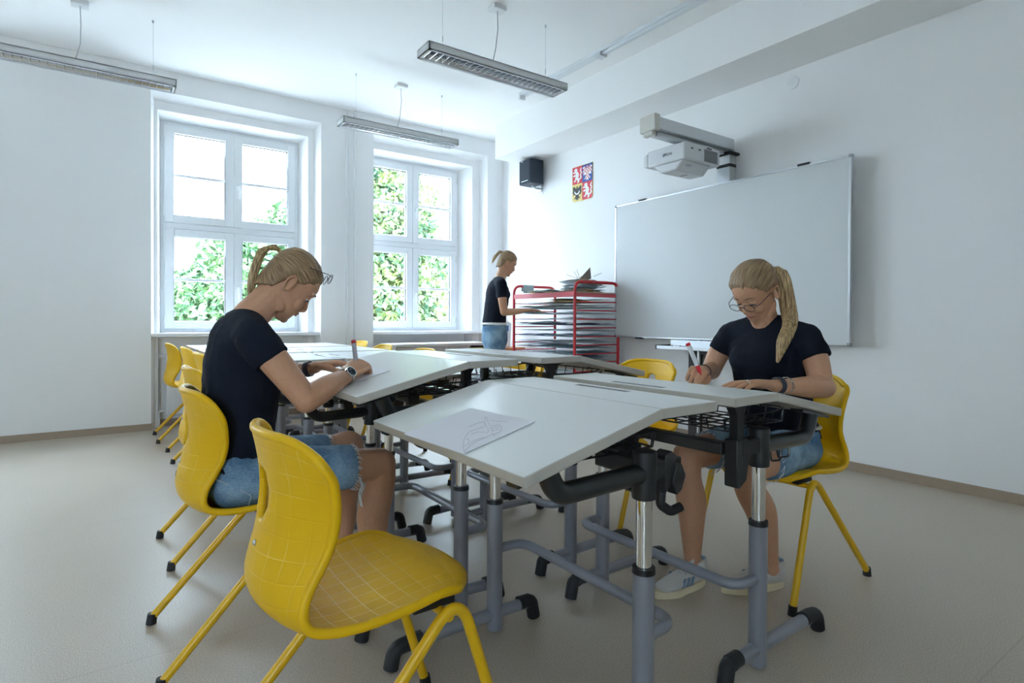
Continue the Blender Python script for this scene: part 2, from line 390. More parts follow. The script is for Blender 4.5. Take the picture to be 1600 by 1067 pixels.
# ------------------------------------------------------------------ windows
def frame_ring(mb, x0, x1, z0, z1, wd, y0, y1, wb=None):
    wb = wb or wd
    mb.box(x0, x0 + wd, y0, y1, z0, z1); mb.box(x1 - wd, x1, y0, y1, z0, z1)
    mb.box(x0 + wd, x1 - wd, y0, y1, z1 - wd, z1); mb.box(x0 + wd, x1 - wd, y0, y1, z0, z0 + wb)
def window(i, f0, f1, niche):
    root = bpy.data.objects.new('window_%d' % i, None); COL.objects.link(root); root['kind'] = 'structure'
    Y0, Y1 = WY + .305, WY + .375
    m = MB(); frame_ring(m, f0, f1, .90, 2.98, .045, Y0, Y1)
    m.box(f0 + .045, f1 - .045, Y0 - .02, Y1, 1.925, 1.985)
    mid = (f0 + f1) / 2
    m.build('window_frame', trimw, root, bevel=.004)
    MB().box(f0 + .03, f1 - .03, Y0 - .028, Y0 - .02, 1.945, 1.965).build('transom_bead', trimw, root)
    for (x0, x1, left) in ((f0 + .035, mid, True), (mid, f1 - .035, False)):
        for (z0, z1, up) in ((.935, 1.925, False), (1.985, 2.945, True)):
            s_ = MB(); frame_ring(s_, x0 + .002, x1 - .002, z0 + .002, z1 - .002, .078, Y0 - .025, Y1 - .02)
            sash = s_.build('sash', trimw, root, bevel=.006)
            zm = 1.425 if not up else 2.455
            MB().box(x0 + .08, x1 - .08, Y0 - .012, Y1 - .03, zm - .014, zm + .014).build('muntin', trimw, sash, bevel=.003)
            for (a, b_) in ((z0 + .08, zm - .014), (zm + .014, z1 - .08)):
                MB().box(x0 + .08, x1 - .08, Y0 + .040, Y0 + .044, a, b_).build('pane', glassm, sash, smooth=False)
            g_ = MB(); frame_ring(g_, x0 + .079, x1 - .079, z0 + .079, z1 - .079, .005, Y0 - .002, Y0 + .03); g_.build('glazing_gasket', rubber, sash, smooth=False)
            if not left:
                hz = z0 + .42
                h_ = MB(); h_.box(x0 + .028, x0 + .052, Y0 - .035, Y0 - .024, hz - .035, hz + .035)
                h_.tube(fillet([(x0 + .04, Y0 - .03, hz), (x0 + .04, Y0 - .07, hz), (x0 + .04, Y0 - .072, hz - .12)], .015), .009, 8)
                h_.build('handle', whitep, sash)
            xh = x0 + .0 if left else x1
            hg = MB(); hg.cyl((xh, Y0 - .03, z0 + .06), (xh, Y0 - .03, z0 + .14), .008, 8); hg.cyl((xh, Y0 - .03, z1 - .14), (xh, Y0 - .03, z1 - .06), .008, 8); hg.build('hinge', whitep, sash)
    MB().box(niche[0] + .002, niche[1] - .002, WY + .015, WY + .33, .862, .898).build('window_sill', whitep, root, bevel=.006)
for i, (fr, ni) in enumerate(zip(FRAMES, NICHES)): window(i + 1, *fr, ni)

for i, (a, b_) in enumerate(ADDED_BWIN):  # unseen back window, put in for its daylight
    root = bpy.data.objects.new('window_%d' % (i + 4), None); COL.objects.link(root); root['kind'] = 'structure'
    fm_ = MB()
    for (x0, x1) in ((a, (a + b_) / 2), ((a + b_) / 2, b_)):
        for (p, q) in ((x0, x0 + .08), (x1 - .08, x1)): fm_.box(p, q, BY - .2, BY - .13, .9, 3.0)
        for z in (.9, 1.93, 2.92): fm_.box(x0 + .08, x1 - .08, BY - .2, BY - .13, z, z + .08)
    fm_.build('window_frame', trimw, root, bevel=.004)
    MB().box(a + .05, b_ - .05, BY - .168, BY - .164, .95, 2.95).build('pane', glassm, root, smooth=False)
# ------------------------------------------------------------------ outside
struct('ground', MB().box(-60, 80, -60, 90, -4.3, -4.2), mat('courtyard_paving', (.42, .42, .40), .9, noise=.1))
def building(x0, x1, y, z1, label, wins):
    b_ = thing('apartment_building', label, 'building', ((x0 + x1) / 2, y, -4.2))
    cx = (x0 + x1) / 2
    MB().box(x0 - cx, x1 - cx, 0, 8, 0, z1 + 4.2).build('facade_wall', facade, b_, smooth=False)
    MB().box(x0 - cx - .3, x1 - cx + .3, -.3, 8.3, z1 + 4.2, z1 + 4.5).build('roof_slab', mat('roof_grey', (.5, .48, .46), .8), b_, smooth=False)
    for zz in (4.8, 6.0):
        MB().box(x0 - cx, x1 - cx, -.08, 0, zz + 4.2, zz + 4.35).build('cornice', mat('cornice_stone', (.62, .60, .58), .9), b_, smooth=False)
    for (wx, wz, ww, wh) in wins:
        f = MB(); frame_ring(f, wx - cx, wx - cx + ww, wz + 4.2, wz + 4.2 + wh, .1, -.06, .02)
        f.box(wx - cx + ww / 2 - .05, wx - cx + ww / 2 + .05, -.06, .02, wz + 4.2, wz + 4.2 + wh)
        fr = f.build('window', mat('facade_window_white', (.8, .8, .8), .5), b_, smooth=False)
        MB().box(wx - cx + .05, wx - cx + ww - .05, -.02, -.005, wz + 4.25, wz + 4.15 + wh).build('pane', mat('facade_pane', (.16, .19, .24), .15), fr, smooth=False)
building(-14, 9.5, 22, 8.6, 'pale plastered apartment block across the yard, seen through left window',
         [(x, z, 1.15, 1.5) for x in (-9, -6, -3, 2.0, 5.4) for z in (-1.6, 1.7)])
building(12.5, 40, 27, 9.6, 'pale plastered apartment block behind the trees, seen through right window',
         [(x, z, 1.3, 1.6) for x in (14.5, 18, 22, 26, 30) for z in (-1.8, 2.0, 5.6)])

def tree(x, y, blobs, n, lm, label, seed, size=.095):
    rng = np.random.default_rng(seed)
    t = thing('tree', label, 'tree', (x, y, -4.2), 0)
    cs = []
    for (bx, by, bz, r) in blobs:
        k = int(n * r ** 2.2 / sum(q[3] ** 2.2 for q in blobs))
        d = rng.normal(size=(k, 3)); d /= np.linalg.norm(d, axis=1)[:, None]
        rad = r * rng.uniform(.35, 1.0, size=(k, 1)) ** .6
        lump = 1 + .22 * np.sin(d[:, :1] * 7 + seed) * np.cos(d[:, 2:] * 6 + bx)
        cs.append(d * rad * lump + np.array([bx, by, bz + 4.2]))
    c = np.concatenate(cs); k = len(c)
    u = rng.normal(size=(k, 3)); u /= np.linalg.norm(u, axis=1)[:, None]
    w_ = rng.normal(size=(k, 3)); w_ = np.cross(u, w_); w_ /= np.linalg.norm(w_, axis=1)[:, None]
    s_ = size * rng.uniform(.6, 1.3, size=(k, 1))
    P = np.stack([c - u * s_, c + w_ * s_ * .45, c + u * s_, c - w_ * s_ * .45], 1).reshape(-1, 3)
    me = bpy.data.meshes.new('foliage'); me.vertices.add(len(P)); me.vertices.foreach_set('co', P.ravel())
    me.loops.add(4 * k); me.loops.foreach_set('vertex_index', np.arange(4 * k)); me.polygons.add(k); me.polygons.foreach_set('loop_start', np.arange(0, 4 * k, 4)); me.update(calc_edges=True)
    fo = new_obj('foliage', me, lm, t); fo['kind'] = 'stuff'
    tr = MB(); tr.tube([(0, 0, 0), (.1, 0, 2), (0, .1, 4.2)], [.22, .18, .14], 10)
    for (bx, by, bz, r) in blobs: tr.tube([(0, .05, 2.6), (bx * .5, by * .5, (bz + 4.2) * .5 + 1.6), (bx, by, bz + 4.2)], [.10, .07, .03], 7)
    tr.build('trunk', barkm, t)
tree(2.6, 14.5, [(0, 0, 1.9, 1.15), (-.9, -.5, 1.0, 1.2), (.9, 0, 2.9, .9), (1.3, .2, 1.6, 1.1), (-.2, .3, .2, 1.2), (-1.6, 0, .5, .7)], 26000, leaf1, 'leafy green tree outside the left window', 3)
tree(6.0, 14.0, [(0, 0, 3.6, 1.3), (-.8, 0, 2.2, 1.3), (.2, 0, 1.4, 1.4), (-.2, .2, 5.0, 1.0), (.9, .2, .6, 1.1)], 26000, leaf2, 'tall yellow-green tree outside left half of right window', 5)
tree(8.4, 15.5, [(0, 0, 1.9, 1.1), (-.9, 0, 2.6, .7), (.8, 0, 1.0, 1.2), (0, 0, .2, 1.2)], 16000, leaf1, 'lower green tree outside right half of right window', 8)
tree(-1.2, 17, [(0, 0, 0, 1.3), (1, 0, -.6, 1.2), (2.2, 0, -.3, 1.1)], 6000, leaf1, 'low green tree in front of the pale block', 9)
# ------------------------------------------------------------------ school desks
BK, WS, WF, LL, SP = .21, .212, .415, .757, .646
topw = mat('desk_laminate', (.72, .73, .72), .30, spec=.5, noise=.015, nscale=5)
edgem = mat('desk_edge', (.50, .465, .41), .5, noise=.03)
slotm = mat('slot_grey', (.27, .28, .29), .6, noise=.05)
def top_panel(L0, x0, x1, z, t, tilt, parent, name, slot=None):
    """slab from x0 to x1 at top height z, tipping down by tilt about its x0 edge, side faces in edging colour"""
    T = Matrix.Translation((x0, 0, z)) @ Matrix.Rotation(tilt, 4, 'Y')
    w_ = x1 - x0; y = L0 / 2; me = bpy.data.meshes.new(name); bm = bmesh.new()
    if slot is None:
        xs_, ys_ = [0, w_], [-y, y]
    else:
        xs_, ys_ = [0, slot[0], slot[1], w_], [-y, slot[2], slot[3], y]
    top = [[bm.verts.new(T @ V((a, b, 0))) for b in ys_] for a in xs_]
    bot = [[bm.verts.new(T @ V((a, b, -t))) for b in ys_] for a in xs_]
    nx, ny = len(xs_) - 1, len(ys_) - 1
    for i in range(nx):
        for j in range(ny):
            if not (slot and i == 1 and j == 1): bm.faces.new((top[i][j], top[i + 1][j], top[i + 1][j + 1], top[i][j + 1]))
            bm.faces.new((bot[i][j], bot[i][j + 1], bot[i + 1][j + 1], bot[i + 1][j])).material_index = 1
    def q(a, b, c, d, mi=1): bm.faces.new((a, b, c, d)).material_index = mi
    for j in range(ny): q(top[0][j], top[0][j + 1], bot[0][j + 1], bot[0][j]); q(top[nx][j + 1], top[nx][j], bot[nx][j], bot[nx][j + 1])
    for i in range(nx): q(top[i + 1][0], top[i][0], bot[i][0], bot[i + 1][0]); q(top[i][ny], top[i + 1][ny], bot[i + 1][ny], bot[i][ny])
    if slot:
        p = [bm.verts.new(T @ V((a, b, -.009))) for a, b in ((xs_[1], ys_[1]), (xs_[2], ys_[1]), (xs_[2], ys_[2]), (xs_[1], ys_[2]))]
        r_ = [top[1][1], top[2][1], top[2][2], top[1][2]]
        for k in range(4): q(r_[k], p[k], p[(k + 1) % 4], r_[(k + 1) % 4], 2)
        q(p[0], p[1], p[2], p[3], 2)
    bmesh.ops.recalc_face_normals(bm, faces=bm.faces); bm.to_mesh(me); bm.free()
    o = new_obj(name, me, None, parent, mats=[topw, edgem, slotm])
    b = o.modifiers.new('bevel', 'BEVEL'); b.width = .0035; b.segments = 2; b.limit_method = 'ANGLE'; b.angle_limit = math.radians(50)
    return o

def make_desk(z, tilt, label, crank=False, loc=(0, 0, 0), rz=0):
    t = thing('school_desk', label, 'desk', loc, rz, 'height-adjustable school desks')
    TH = .026; xk = -BK + WS
    top_panel(LL, -BK, xk - .0008, z, TH, 0, t, 'back_strip', (.024, .052, -.11, .11))
    top_panel(LL, xk + .0008, xk + WF, z, TH, tilt, t, 'work_surface')
    dz = z - .835; zh = .66 + dz; zc = .435
    for s in (-1, 1):
        y = s * SP / 2
        lg = MB().tube([(0, y, .012), (0, y, zc)], .0262, 24).build('leg', greym, t)
        cl = MB(); cl.tube([(0, y, zc - .004), (0, y, zc + .010)], [.0285, .0272], 24); cl.build('collar', blackp, lg)
        MB().tube([(0, y, zc + .008), (0, y, zh - .03)], .0195, 24).build('inner_tube', chrome, lg)
        hd = MB(); hd.tube([(0, y, zh - .05), (0, y, zh + .062), (0, y, zh + .068)], [.030, .0305, .026], 24)
        yb = y - .155 if s > 0 else y + .004
        hd.box(-.115, .0, min(yb, y) - .018, y + .020, zh - .005, zh + .04)
        hd.prism([(-.140, zh + .045), (-.085, zh + .045), (-.080, zh - .03), (-.090, zh - .075), (-.125, zh - .095), (-.140, zh - .09)], 1, yb - .021, yb + .021)
        hd.build('column_head', blackp, t, bevel=.004)
        br = MB(); zt = z - TH - .001
        br.prism([(-.128, zh + .04), (-.094, zh + .04), (-.094, zt - .035), (-.080, zt - .010), (-.045, zt - .004), (-.045, zt), (-.185, zt), (-.185, zt - .005), (-.145, zt - .012), (-.128, zt - .035)], 1, yb - .014, yb + .014)
        br.build('top_bracket', blackp, t, bevel=.002)
        # thick bent tube carrying the sloping panel
        xe = .305; zu = z - TH - (xe - xk) * math.tan(tilt) - .012
        cv = MB().tube(fillet([(.02, y, zh + .012), (xe - .03, y, zh + .005), (xe, y, zu)], .07, 9), .0245, 16)
        cv.box(xe - .09, xe + .09, y - .02, y + .02, zu, zu + .008, Matrix.Translation((xe, 0, zu)) @ Matrix.Rotation(tilt, 4, 'Y') @ Matrix.Translation((-xe, 0, -zu)))
        cv.build('support_arm', blackm, t)
        ft = MB().tube([(-.145, y, .058), (-.05, y, .062), (.20, y, .062), (.335, y, .058)], .0195, 16).build('foot_bar', greym, t)
        for (a, b_) in ((-.10, -.166), (.27, .37)):
            d = 1 if b_ > a else -1
            c = MB(); c.tube([(a + d * .0, y, .0655), (a + d * .045, y, .064)], (.0225), 14)
            c.tube(fillet([(a + d * .03, y, .062), (b_ - d * .012, y, .060), (b_, y, .004)], .035, 6), [.0226] * 9 + [.0222], 14) if False else c.tube(fillet([(a + d * .03, y, .062), (b_ - d * .012, y, .060), (b_, y, .004)], .035, 6), .0226, 14)
            c.build('end_cap', rubber, ft)
    # beam, footrest, basket
    MB().box(-.145, -.105, -SP / 2 + .03, SP / 2 - .03, zh - .005, zh + .03).build('cross_beam', blackm, t, bevel=.004)
    fr = MB().tube(fillet([(-.005, SP / 2, .275), (-.115, SP / 2, .275), (-.115, -SP / 2, .275), (-.005, -SP / 2, .275)], .055, 8), .0155, 16)
    fr.build('footrest_bar', greym, t)
    wb = MB(); r = .0026; za = zh + .055; zb = za + .035
    y0, y1, x0, x1 = -.27, .27, -.10, .235
    wb.tube(fillet([(x0, y0, zb), (x1 - .06, y0, zb), (x1, y0, zb + .01), (x1, y1, zb + .01), (x1 - .06, y1, zb), (x0, y1, zb)], .02, 3), r * 1.25, 5)
    for k in range(10):
        y = y0 + (y1 - y0) * k / 9
        wb.tube([(x0, y, zb), (x0 + .01, y, za), (x1 - .01, y, za), (x1, y, zb + .01)], r, 5, False)
    for k in range(7):
        x = x0 + .01 + (x1 - x0 - .02) * k / 6
        wb.tube([(x, y0, zb), (x, y0 + .005, za), (x, y1 - .005, za), (x, y1, zb)], r, 5, False)
    for y in (y0 + .06, y1 - .06):
        zz = z - TH - .003 - max(0, (.20 - xk)) * math.tan(tilt)
        wb.tube([(.20, y, zb + .005), (.205, y, zz), (.235, y, zz - .03 * math.tan(tilt))], r, 5, False)
    wb.build('wire_basket', blackm, t)
    for y in (-SP / 2,):
        hk = MB()
        hk.tube(fillet([(.06, y, zh - .012), (.07, y, zh - .045), (.12, y, zh - .05), (.125, y, zh - .02)], .01, 3), .0035, 6)
        hk.tube(fillet([(.10, y, zh - .012), (.11, y, zh - .04), (.17, y, zh - .045), (.175, y, zh - .015)], .01, 3), .0035, 6)
        hk.build('bag_hook', blackm, t)
    if crank:
        y = SP / 2   # this end faces the viewer after the half turn
        c = MB(); c.cyl((0, y, zh + .0), (-.055, y + .01, zh + .0), .013, 14)
        c.prism([(-.052, zh - .045), (-.052, zh + .05), (-.075, zh + .06), (-.095, zh + .045), (-.082, zh + .02), (-.075, zh - .02)], 1, y - .018, y + .022)
        c.prism([(-.085, zh + .03), (-.105, zh + .025), (-.12, zh - .005), (-.105, zh - .04), (-.085, zh - .05), (-.07, zh - .02)], 1, y + .0, y + .03)
        c.tube(fillet([(-.065, y, zh - .02), (-.058, y, zh - .075), (-.085, y + .01, zh - .095), (-.115, y + .02, zh - .085)], .015, 4), .0125, 10)
        c.build('crank_handle', blackp, t, bevel=.003)
    return t
# near four: measured heights and slopes, far ones share a mesh
DA = make_desk(.835, .24, 'sloping grey-white desk with sketched drawing on it, nearest to viewer', True, (1.056, 1.276, 0), PI + .01)
DB = make_desk(.832, .20, 'grey-white desk where the right seated woman writes', False, (1.583, 1.306, 0), .024)
DC = make_desk(.894, .232, 'raised sloping desk where the left seated woman writes', False, (1.034, 2.116, 0), PI + .004)
DD = make_desk(.892, .20, 'raised empty desk in front of the red drying rack, behind right woman\'s desk', False, (1.592, 2.173, 0), .032)
DE = make_desk(.76, 0, 'low flat desk just behind the left woman\'s raised desk', False, (1.03, 2.98, 0), PI)
DF = dup(DE, (1.49, 2.96, 0), 0, 'low flat desk glimpsed between the raised desks, yellow chair beyond')
DG = make_desk(.795, 0, 'level desk of the left row, third from the window wall', False, (.99, 3.90, 0), PI)
dup(DG, (.99, 4.75, 0), PI, 'level desk of the left row, second from the window wall')
dup(DG, (.99, 5.60, 0), PI, 'level desk of the left row, nearest the window wall')
dup(DG, (1.43, 3.90, 0), 0, 'level desk of the right row, third from the window wall')
dup(DG, (1.43, 4.75, 0), 0, 'level desk of the right row, second from the window wall')
dup(DG, (1.43, 5.60, 0), 0, 'level desk of the right row, nearest the window wall')

# ------------------------------------------------------------------ chairs
def make_chair(label, loc, rz):
    t = thing('school_chair', label, 'chair', loc, rz, 'yellow plastic school chairs')
    prof = [(.228, .445), (.217, .455), (.196, .461), (.15, .463), (.08, .458), (0, .449), (-.07, .444), (-.13, .446), (-.185, .457), (-.218, .482), (-.228, .52), (-.222, .56), (-.212, .60), (-.204, .645), (-.199, .69), (-.200, .735), (-.206, .775), (-.213, .806), (-.215, .815)]
    hw = [.140, .160, .180, .195, .203, .205, .202, .196, .188, .182, .178, .176, .178, .184, .191, .198, .200, .192, .183]
    am = [0] * 7 + [.004, .020, .040, .058, .072, .080, .082, .078, .072, .066, .062, .061]
    # densify
    def interp(arr, t_):
        i = min(int(t_), len(arr) - 2); f = t_ - i
        a = arr[max(i - 1, 0)]; b = arr[i]; c = arr[i + 1]; d = arr[min(i + 2, len(arr) - 1)]
        g = lambda a, b, c, d: .5 * (2 * b + (c - a) * f + (2 * a - 5 * b + 4 * c - d) * f * f + (3 * b - a - 3 * c + d) * f ** 3)
        return tuple(g(*q) for q in zip(a, b, c, d)) if isinstance(b, tuple) else g(a, b, c, d)
    NT, NS = 60, 32; me = bpy.data.meshes.new('seat_shell'); bm = bmesh.new(); G = []; UVs = {}
    arc = 0; last = None
    for i in range(NT + 1):
        tt = i / NT * (len(prof) - 1); px, pz = interp(prof, tt); h = interp(hw, tt); ca = interp(am, tt)
        if last: arc += math.hypot(px - last[0], pz - last[1])
        last = (px, pz); row = []
        back = max(0, min(1, (pz - .50) / .15)); seat = 1 - back
        for j in range(NS + 1):
            s = -1 + 2 * j / NS; x, y, z = px, s * h, pz
            x += ca * abs(s) ** 2.0
            if back < 1: z += seat * (.012 * s ** 4 + .006 * s * s) * max(0, min(1, (.225 - px) / .12))
            if pz > .74: z -= .034 * max(0, (abs(s) - .3) / .7) ** 3.2 * min(1, (pz - .74) / .08)
            if pz < .5: x -= .055 * abs(s) ** 3 * max(0, min(1, (px - .02) / .19)) ** 1.5
            v_ = bm.verts.new((x, y, z)); UVs[v_] = (s * h, arc); row.append(v_)
        G.append(row)
    # grip hole: push surrounding vertices on to an ellipse
    cz, ry, rz_ = .690, .036, .055; inside = set()
    for i in range(NT + 1):
        if G[i][0].co.z < .58 and i < NT / 2: continue
        for j in range(NS + 1):
            v_ = G[i][j]; dy, dz = v_.co.y / ry, (v_.co.z - cz) / rz_; q = math.hypot(dy, dz)
            if v_.co.z > .6 and q < .72: inside.add(v_)
            elif v_.co.z > .6 and q < 1.45:
                k = 1.0 if q < 1.0 else 1.0 + (q - 1.0) * .55 / .45 * .82
                v_.co.y = dy / q * ry * k; v_.co.z = cz + dz / q * rz_ * k
    uvl = bm.loops.layers.uv.new('UVMap')
    for i in range(NT):
        for j in range(NS):
            q = (G[i][j], G[i + 1][j], G[i + 1][j + 1], G[i][j + 1])
            if any(v_ in inside for v_ in q): continue
            f = bm.faces.new(q)
            for lp in f.loops: lp[uvl].uv = UVs[lp.vert]
    for v_ in inside:
        if not v_.link_faces: bm.verts.remove(v_)
    RIM = [G[0][j].co.copy() for j in range(NS + 1)] + [G[i][NS].co.copy() for i in range(1, NT + 1)] + [G[NT][j].co.copy() for j in range(NS - 1, -1, -1)] + [G[i][0].co.copy() for i in range(NT - 1, 0, -1)]
    bmesh.ops.recalc_face_normals(bm, faces=bm.faces); bm.to_mesh(me); bm.free()
    sh = new_obj('seat_shell', me, shellm, t, smooth=True)
    so_ = sh.modifiers.new('solid', 'SOLIDIFY'); so_.thickness = .014; so_.offset = 0
    rim = [tuple(p) for p in RIM]
    MB().tube(rim + rim[:2], .0098, 10, False).build('shell_rim', MT['yellow_shell'], sh)
    for s in (-1, 1):
        pts = [(.275, s * .215, .022), (.125, s * .205, .432), (.075, s * .205, .432), (-.285, s * .215, .022)]
        lg = MB().tube(fillet([(.275, s * .216, .022), (.133, s * .206, .475), (-.285, s * .216, .022)], .048, 12), .0125, 14).build('leg', yellowm, t)
        for x in (.278, -.289):
            MB().tube([(x + (.004 if x < 0 else -.004), s * .216, .034), (x, s * .216, .0), ], [.0148, .0162], 14).build('rubber_foot', rubber, lg)
    cb = MB(); cb.tube([(.112, -.205, .425), (.112, -.15, .422), (.112, .15, .422), (.112, .205, .425)], .010, 10)
    cb.build('seat_crossbar', yellowm, t)
    for s in (-1, 1): MB().box(.05, .15, s * .15 - .014, s * .15 + .014, .428, .446).build('seat_clip', blackp, t, bevel=.004)
    MB().ell((-.222, -.005, .592), (.004, .006, .006)).build('rivet', alum, t)
    return t
CH = make_chair('empty yellow plastic chair in the foreground, back turned to viewer', (.46, 1.245, 0), .02)
CHL = [((.405, 2.085), .0, 'yellow chair the left seated woman sits on'),
       ((.49, 2.97), .03, 'empty yellow chair directly behind the left seated woman\'s chair'),
       ((.66, 4.15), 0, 'yellow chair of the left row, third from the window wall'),
       ((.66, 4.97), 0, 'yellow chair of the left row, second from the window wall'),
       ((.62, 5.80), 0, 'yellow chair of the left row, nearest the radiator'),
       ((2.255, 1.305), PI, 'yellow chair the right seated woman sits on'),
       ((2.285, 2.18), PI, 'empty yellow chair left of the right woman, grip hole showing'),
       ((2.03, 2.96), PI, 'yellow chair glimpsed under the raised desks, beyond the low desk'),
       ((1.76, 3.90), PI, 'yellow chair back behind desks, nearest the white cabinet\'s end'),
       ((1.76, 4.68), PI, 'yellow chair back by window pier, right one of the pair'),
       ((1.88, 5.55), PI, 'yellow chair back by window pier, left one of the pair')]
for (x, y), rz, lb in CHL: dup(CH, (x, y, 0), rz, lb)
# ------------------------------------------------------------------ ceiling lamps
louvre = mat('louvre_metal', (.75, .77, .80), .12, metal=.9, noise=.02)
def lamp(label, cx, cy_, long_wires=True):
    z0, z1, hl, hw_ = 2.85, 2.905, .605, .092
    t = thing('pendant_lamp', label, 'lamp', (cx, cy_, 0), 0, 'louvred pendant lamps')
    h = MB(); th = .006
    h.box(-hl, hl, -hw_, hw_, z1 - th, z1); h.box(-hl, hl, -hw_, -hw_ + th, z0, z1); h.box(-hl, hl, hw_ - th, hw_, z0, z1)
    h.box(-hl, -hl + th, -hw_, hw_, z0, z1); h.box(hl - th, hl, -hw_, hw_, z0, z1)
    for a in (-hw_, hw_ - .022): h.box(-hl, hl, a, a + .022, z0, z0 + .004)
    for a in (-hl, hl - .022): h.box(a, a + .022, -hw_, hw_, z0, z0 + .004)
    h.build('housing', mat('lamp_housing', (.60, .61, .62), .5, noise=.02), t, smooth=False)
    r = MB(); n = 12; y = hw_ - .024
    for s in (-1, 1):
        p = [(s * (y - .030 * math.sin(PI / 2 * k / n)), z0 + .004 + .042 * (1 - math.cos(PI / 2 * k / n))) for k in range(n + 1)]
        vs = [(x, q[0], q[1]) for x in (-hl + .03, hl - .03) for q in p]; r.add(vs, [(k, k + 1, n + 2 + k, n + 1 + k) for k in range(n)])
    r.build('reflector', louvre, t)
    bl = 24
    for k in range(bl + 1):
        x = -hl + .03 + (2 * hl - .06) * k / bl
        MB().prism([(x - .0012, z0 + .002), (x + .0012, z0 + .002), (x + .006, z0 + .038), (x - .006, z0 + .038)], 1, -y + .008, y - .008).build('louvre_blade', louvre, t, smooth=False)
    tb = MB(); tb.cyl((-hl + .04, 0, z0 + .043), (hl - .04, 0, z0 + .043), .008, 10); tb.build('fluorescent_tube', mat('tube_white', (.85, .85, .85), .4), t)
    for s in (-1, 1):
        w_ = MB(); x = s * .455
        w_.cyl((x, 0, z1 + .085), (x, 0, ZC), .0012, 5); w_.cyl((x, 0, z1 + .07), (x, 0, z1 + .105), .004, 8); w_.cyl((x, 0, ZC - .02), (x, 0, ZC), .007, 8)
        w_.tube([(x - .022, 0, z1), (x, 0, z1 + .075), (x + .022, 0, z1)], .0010, 5); w_.build('suspension_wire', alum, t)
    c = MB(); c.tube([(0, 0, ZC - .03), (.005, 0, ZC - .16), (.0, .02, ZC - .30), (-.035, .02, z1 + .002)], .0035, 7); c.build('power_cable', mat('cable_grey', (.45, .46, .48), .5), t)
    MB().box(-.055, .055, -.045, .045, ZC - .032, ZC).build('ceiling_box', whitep, t, bevel=.004)
lamp('louvred pendant lamp nearest to viewer, upper centre of the room', 2.36, 3.58)
lamp('louvred pendant lamp in front of the window pier', 2.37, 5.32)
lamp('louvred pendant lamp at upper left, its left end cut off', -.17, 5.30)

# aluminium rail on the ceiling
t = thing('ceiling_rail', 'long aluminium rail on the ceiling beside the beam', 'rail', (3.45, 1.5, ZC))
MB().box(-.02, .07, -2.5, 3.28, -.028, 0).build('track', mat('rail_white', (.72, .75, .78), .4), t, bevel=.003)
MB().box(-.004, .03, -2.4, 2.15, -.052, -.028).build('lower_track', mat('rail_white', (.7, .7, .7)), t, bevel=.003)
MB().box(-.03, .05, 2.10, 2.17, -.062, -.0285).build('rail_clip', alum, t, bevel=.003)
MB().box(-.02, .05, 3.28, 3.31, -.07, 0).build('rail_end', whitep, t, bevel=.003)
# cover plates and detector
def disc(label, name, cat, c, ax, r, th, m):
    a = V(c); b_ = a + V(ax) * th
    o = MB().tube([a, a.lerp(b_, .7), b_], [r, r, r * .85], 32).build(name, m); tag(o, label, cat); return o
disc('round white cover plate on the wall above the whiteboard', 'cover_plate', 'cover plate', (RX, 2.37, 2.845), (-1, 0, 0), .048, .012, whitep)
disc('faint round cap on the beam face, upper right', 'blank_cap', 'cap', (3.756, 2.05, 3.155), (-1, 0, 0), .04, .003, ceilm)
disc('faint round cap on the underside of the beam', 'blank_cap', 'cap', (4.02, 2.32, 2.946), (0, 0, -1), .04, .003, ceilm)

# heating pipes on the pier
for x, lb in ((2.156, 'left white heating pipe on the pier between windows'), (2.243, 'right white heating pipe on the pier between windows')):
    o = MB().tube([(x, WY - .03, 0), (x, WY - .03, 3.22), (x, WY - .03, 3.3), (x, WY - .005, 3.335)], .0125, 14).build('heating_pipe', whitep)
    tag(o, lb, 'pipe', 'heating pipes')
# radiator in the left niche
t = thing('radiator', 'white panel radiator in the niche under the left window', 'radiator', (1.05, WY + .135, .12))
MB().box(-.6, .6, -.05, -.04, 0, .6).build('front_panel', whitep, t, bevel=.004)
MB().box(-.6, .6, .03, .04, 0, .6).build('rear_panel', whitep, t, bevel=.004)
for k in range(30): MB().box(-.585 + k * .0403, -.585 + k * .0403 + .014, -.056, .03, .03, .585).build('rib', whitep, t)
MB().tube(fillet([(-.62, 0, .03), (-.66, 0, .03), (-.66, 0, -.12)], .02), .009, 10).build('supply_pipe', whitep, t)
MB().tube([(-.60, 0, .56), (-.66, 0, .56)], [.013, .02], 12).build('valve', whitep, t)

# ------------------------------------------------------------------ white low cabinet with yellow bin
LCAB = t = thing('low_cabinet', 'low white open cabinet under the right window', 'cabinet', (3.28, 6.07, 0))
MB().box(-.74, .50, -.22, .20, .735, .766).build('cabinet_top', mat('cabinet_grey', (.62, .60, .57), .5), t, bevel=.003)
cb_ = MB()
for x in (-.72, -.10, .20, .46): cb_.box(x, x + .02, -.20, .19, .03, .735)
cb_.box(-.72, .48, .17, .19, .03, .735); cb_.box(-.72, .48, -.20, .17, .03, .05)
cb_.build('carcass', mat('cabinet_grey', (.6, .6, .6)), t, smooth=False)
MB().box(-.70, -.10, -.20, .17, .36, .378).build('shelf', mat('cabinet_grey', (.6, .6, .6)), t, smooth=False)
MB().box(-.70, -.10, -.203, -.19, .05, .733).build('door', mat('cabinet_front', (.50, .47, .43), .5), t, bevel=.002)
MB().box(-.08, .20, -.203, -.19, .05, .733).build('door', mat('cabinet_front', (.5, .5, .5)), t, bevel=.002)
b_ = thing('plastic_bin', 'small yellow plastic bin inside the low cabinet', 'bin', (3.61, 6.0, .50))
MB().prism([(-.10, 0), (.10, 0), (.115, .20), (-.115, .20)], 1, -.14, .12).build('bin_body', mat('yellow_plastic', (.80, .52, .02), .4), b_, bevel=.006)
